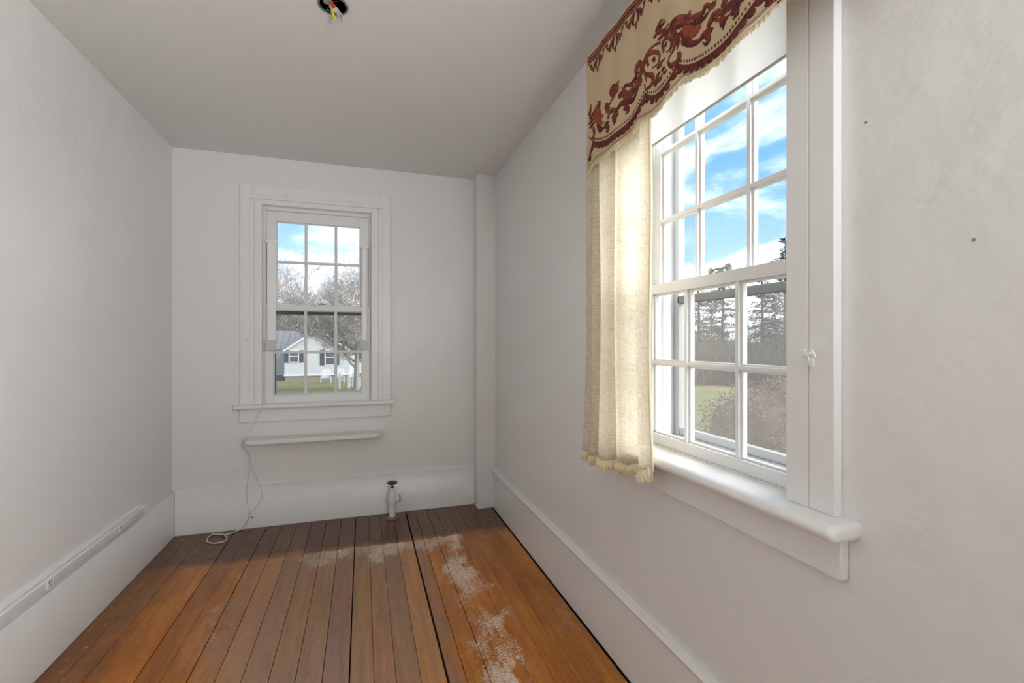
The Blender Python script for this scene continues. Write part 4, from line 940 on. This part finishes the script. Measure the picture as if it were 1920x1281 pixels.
# picket fence and gate on the lawn
pk = empty('picket_fence', (-.5, 26, gz(-.5, 26))); tag(pk, 'low white picket fence standing on the lawn beside the bare tree', 'fence')
pm = MB().prism([(-.04, 0), (.04, 0), (.04, .47), (0, .53), (-.04, .47)], 'y', -.011, .011).mesh('picket', 'whitewood')
gb = gz(0, 26)
for k in range(18):
    o = bpy.data.objects.new('picket', pm); COL.objects.link(o); o.location = (-.62+k*.125, 25.96, gb+.03); adopt(pk, o)
for z in (.14, .38): adopt(pk, B(-.70, 1.60, 25.975, 26.01, gb+z, gb+z+.05).build('rail', 'whitewood'))
for x in (-1.15, -.70, .55, 1.60): adopt(pk, B(x-.05, x+.05, 25.95, 26.05, gb-.05, gb+.80 if x < -1 else gb+.62).build('post', 'whitewood'))
adopt(pk, B(-1.15, -.70, 25.985, 26.015, gb+.40, gb+.46).build('rail', 'whitewood'))
# garden chairs before the house
def garden_chair(x, y):
    g = gz(x, y)-.02; r = empty('garden_chair', (x, y, g)); tag(r, 'white slatted garden chair on the grass before the house', 'chair', 'garden chairs before the white house')
    for k in range(5):
        h = .92+.08*math.sin(math.pi*(k+.5)/5)
        MB().prism([(-.14, .30), (-.12, .30), (.20, h), (.18, h)], 'x', -.30+k*.125, -.30+k*.125+.095).build('back_slat', 'whitewood', r)
    B(-.30, .30, -.55, -.10, .36, .40).build('seat', 'whitewood', r)
    for s in (-1, 1):
        B(s*.36-.06, s*.36+.06, -.62, .15, .56, .59).build('armrest', 'whitewood', r)
        B(s*.33-.03, s*.33+.03, -.56, -.47, 0, .56).build('leg', 'whitewood', r); B(s*.33-.03, s*.33+.03, .02, .10, 0, .56).build('leg', 'whitewood', r)
for x in (-2.50, -1.58, -.66): garden_chair(x, 36.2)

# hedge outside the side window
hc = Vector((4.55, 3.70, gz(4.55, 3.7)))
hg = empty('hedge', hc); tag(hg, 'rounded brown-green hedge outside the valance window', 'hedge')
def hedge_surf(u, v):     # u azimuth, v 0..1
    a = u; zz = v*1.06; rr = 1.02*(1-max(0, (v-.55)/.45)**2.6*.75)*(1+.06*math.sin(5*a+2)+.05*math.sin(9*a))
    return Vector((rr*1.05*math.cos(a), rr*.95*math.sin(a), zz))
hl = MB(); r2 = random.Random(5)
for k in range(15000):
    a = r2.uniform(0, 6.283); v = r2.random()
    if r2.random() < .22: v = 1-.12*r2.random(); s = r2.random()**.5
    else: s = 1
    p = hedge_surf(a, v); p.x *= s; p.y *= s
    nrm = Vector((p.x, p.y, .5*v)).normalized(); p += nrm*r2.uniform(-.10, .05)+Vector((0, 0, r2.uniform(-.03, .03)))
    t = Vector((r2.uniform(-1, 1), r2.uniform(-1, 1), r2.uniform(-.6, 1))).normalized(); w_ = t.cross(nrm+Vector((r2.uniform(-.6, .6), r2.uniform(-.6, .6), r2.uniform(-.6, .6)))).normalized()
    L, wd = r2.uniform(.025, .05), r2.uniform(.007, .013); i = len(hl.v)
    hl.v += [tuple(p-w_*wd*.3), tuple(p+t*L*.5-w_*wd), tuple(p+t*L), tuple(p+t*L*.5+w_*wd)]; hl.f.append((i, i+1, i+2, i+3))
o = hl.build('foliage', 'hedge', hg); o['kind'] = 'stuff'
core = MB(); na, nv = 28, 10
for j in range(nv+1):
    for i in range(na):
        p = hedge_surf(2*math.pi*i/na, j/nv)*.93; core.v.append(tuple(p))
for j in range(nv):
    for i in range(na): a = j*na+i; b = j*na+(i+1) % na; core.f.append((a, b, b+na, a+na))
core.f.append(tuple(nv*na+i for i in range(na))); core.build('core', 'hedge', hg)

# evergreens at the wood edge
def evergreen(seed, h):
    r = random.Random(seed); tk = MB().tube([(0, 0, -.2), (.05, 0, h*.5), (0, 0, h)], [.17, .10, .015], 7); fo_ = MB()
    z = h*.16
    while z < h*.99:
        f = z/h; R = (1-f)**.8*h*.27+.12; nb = 7 if f < .8 else 5
        for k in range(nb):
            if r.random() < .12: continue
            a = r.uniform(0, 6.283); L = R*r.uniform(.65, 1.15); up = r.uniform(-.10, .18)
            d = Vector((math.cos(a), math.sin(a), up)); p0 = Vector((0, 0, z+r.uniform(-.12, .12)))
            tk.tube([p0, p0+d*L*.5+Vector((0, 0, -.02*L)), p0+d*L+Vector((0, 0, -.10*L))], [.022, .014, .005], 3, False)
            side = Vector((-math.sin(a), math.cos(a), 0))
            for q in range(int(7+L*16)):
                t = r.uniform(.12, 1.04); c = p0+d*L*t+Vector((0, 0, -.10*L*t*t))+side*r.uniform(-.22, .22)*L*(1.1-t)+Vector((0, 0, r.uniform(-.12, .05)))
                e = (d*r.uniform(.2, 1)+side*r.uniform(-.9, .9)+Vector((0, 0, r.uniform(-.5, .25)))).normalized(); w_ = e.cross(Vector((r.uniform(-.5, .5), r.uniform(-.5, .5), 1))).normalized()
                l2, w2_ = r.uniform(.12, .24), r.uniform(.022, .05); i = len(fo_.v)
                fo_.v += [tuple(c-e*l2*.4), tuple(c-w_*w2_), tuple(c+e*l2), tuple(c+w_*w2_)]; fo_.f.append((i, i+1, i+2, i+3))
        z += h*.030
    return tk.mesh('trunk', 'bark'), fo_.mesh('needles', 'needle')
ev = [evergreen(2, 8.2), evergreen(9, 7.4)]
def az(deg, d): return (d*math.sin(math.radians(deg)), d*math.cos(math.radians(deg)))
for k, (a, d, s) in enumerate(((39.6, 31, .82), (42.2, 29, .88), (41.0, 34, .70), (46.0, 28, .84), (48.2, 27, .92), (50.4, 30, .95), (53.5, 29, 1.0), (57, 31, .9), (61, 29, 1.0), (36, 32, .8), (32, 34, .85), (28, 33, .9), (66, 31, .95), (44.3, 38, .60), (47.2, 37, .75), (71, 30, 1.0))):
    x, y = az(a, d); root = empty('evergreen_tree', (x, y, gz(x, y))); root.rotation_euler = (0, 0, k*1.7); root.scale = (s, s, s)
    for nm, me in zip(('trunk', 'needles'), ev[k % 2]):
        o = bpy.data.objects.new(nm, me); COL.objects.link(o); o.parent = root
    tag(root, 'dark evergreen tree at the edge of the woods beyond the lawn', 'tree', 'evergreens at the wood edge')
def thicket(seed):
    r = random.Random(seed); mb = MB()
    for k in range(520):
        a = r.uniform(0, 6.283); R = r.random()**.5*1.5; p = Vector((R*math.cos(a), R*math.sin(a), 0)); d = Vector((math.cos(a)*.25+r.uniform(-.5, .5), math.sin(a)*.25+r.uniform(-.5, .5), 1)).normalized(); L = r.uniform(.8, 2.9)*(1.1-R*.25)
        pts = [p]
        for q in range(3): d = (d+Vector((r.uniform(-.35, .35), r.uniform(-.35, .35), 0))).normalized(); pts.append(pts[-1]+d*L/3)
        mb.tube(pts, [.026, .02, .014, .006], 3, False)
        for q in range(3):
            s0 = pts[r.randint(1, 2)]; e = (d+Vector((r.uniform(-1, 1), r.uniform(-1, 1), r.uniform(-.2, .6)))).normalized(); mb.tube([s0, s0+e*L*.28], [.014, .006], 3, False)
    return mb.mesh('thicket_stems', 'brush')
tm = [thicket(1), thicket(2)]
k = 0
for a in range(18, 84, 3):
    for d in (25.2, 28.2):
        x, y = az(a+rnd.uniform(-.8, .8)+(1.5 if d > 26 else 0), d+rnd.uniform(-.8, .8)); o = bpy.data.objects.new('thicket', tm[k % 2]); COL.objects.link(o); o.location = (x, y, gz(x, y)-.05); o.rotation_euler = (0, 0, rnd.uniform(0, 6)); s = rnd.uniform(.85, 1.2); o.scale = (s, s, s*(1.0 if d < 26 else 1.25)); k += 1
        tag(o, 'tangled brown leafless thicket at the foot of the evergreens', 'thicket', 'thickets at the wood edge')
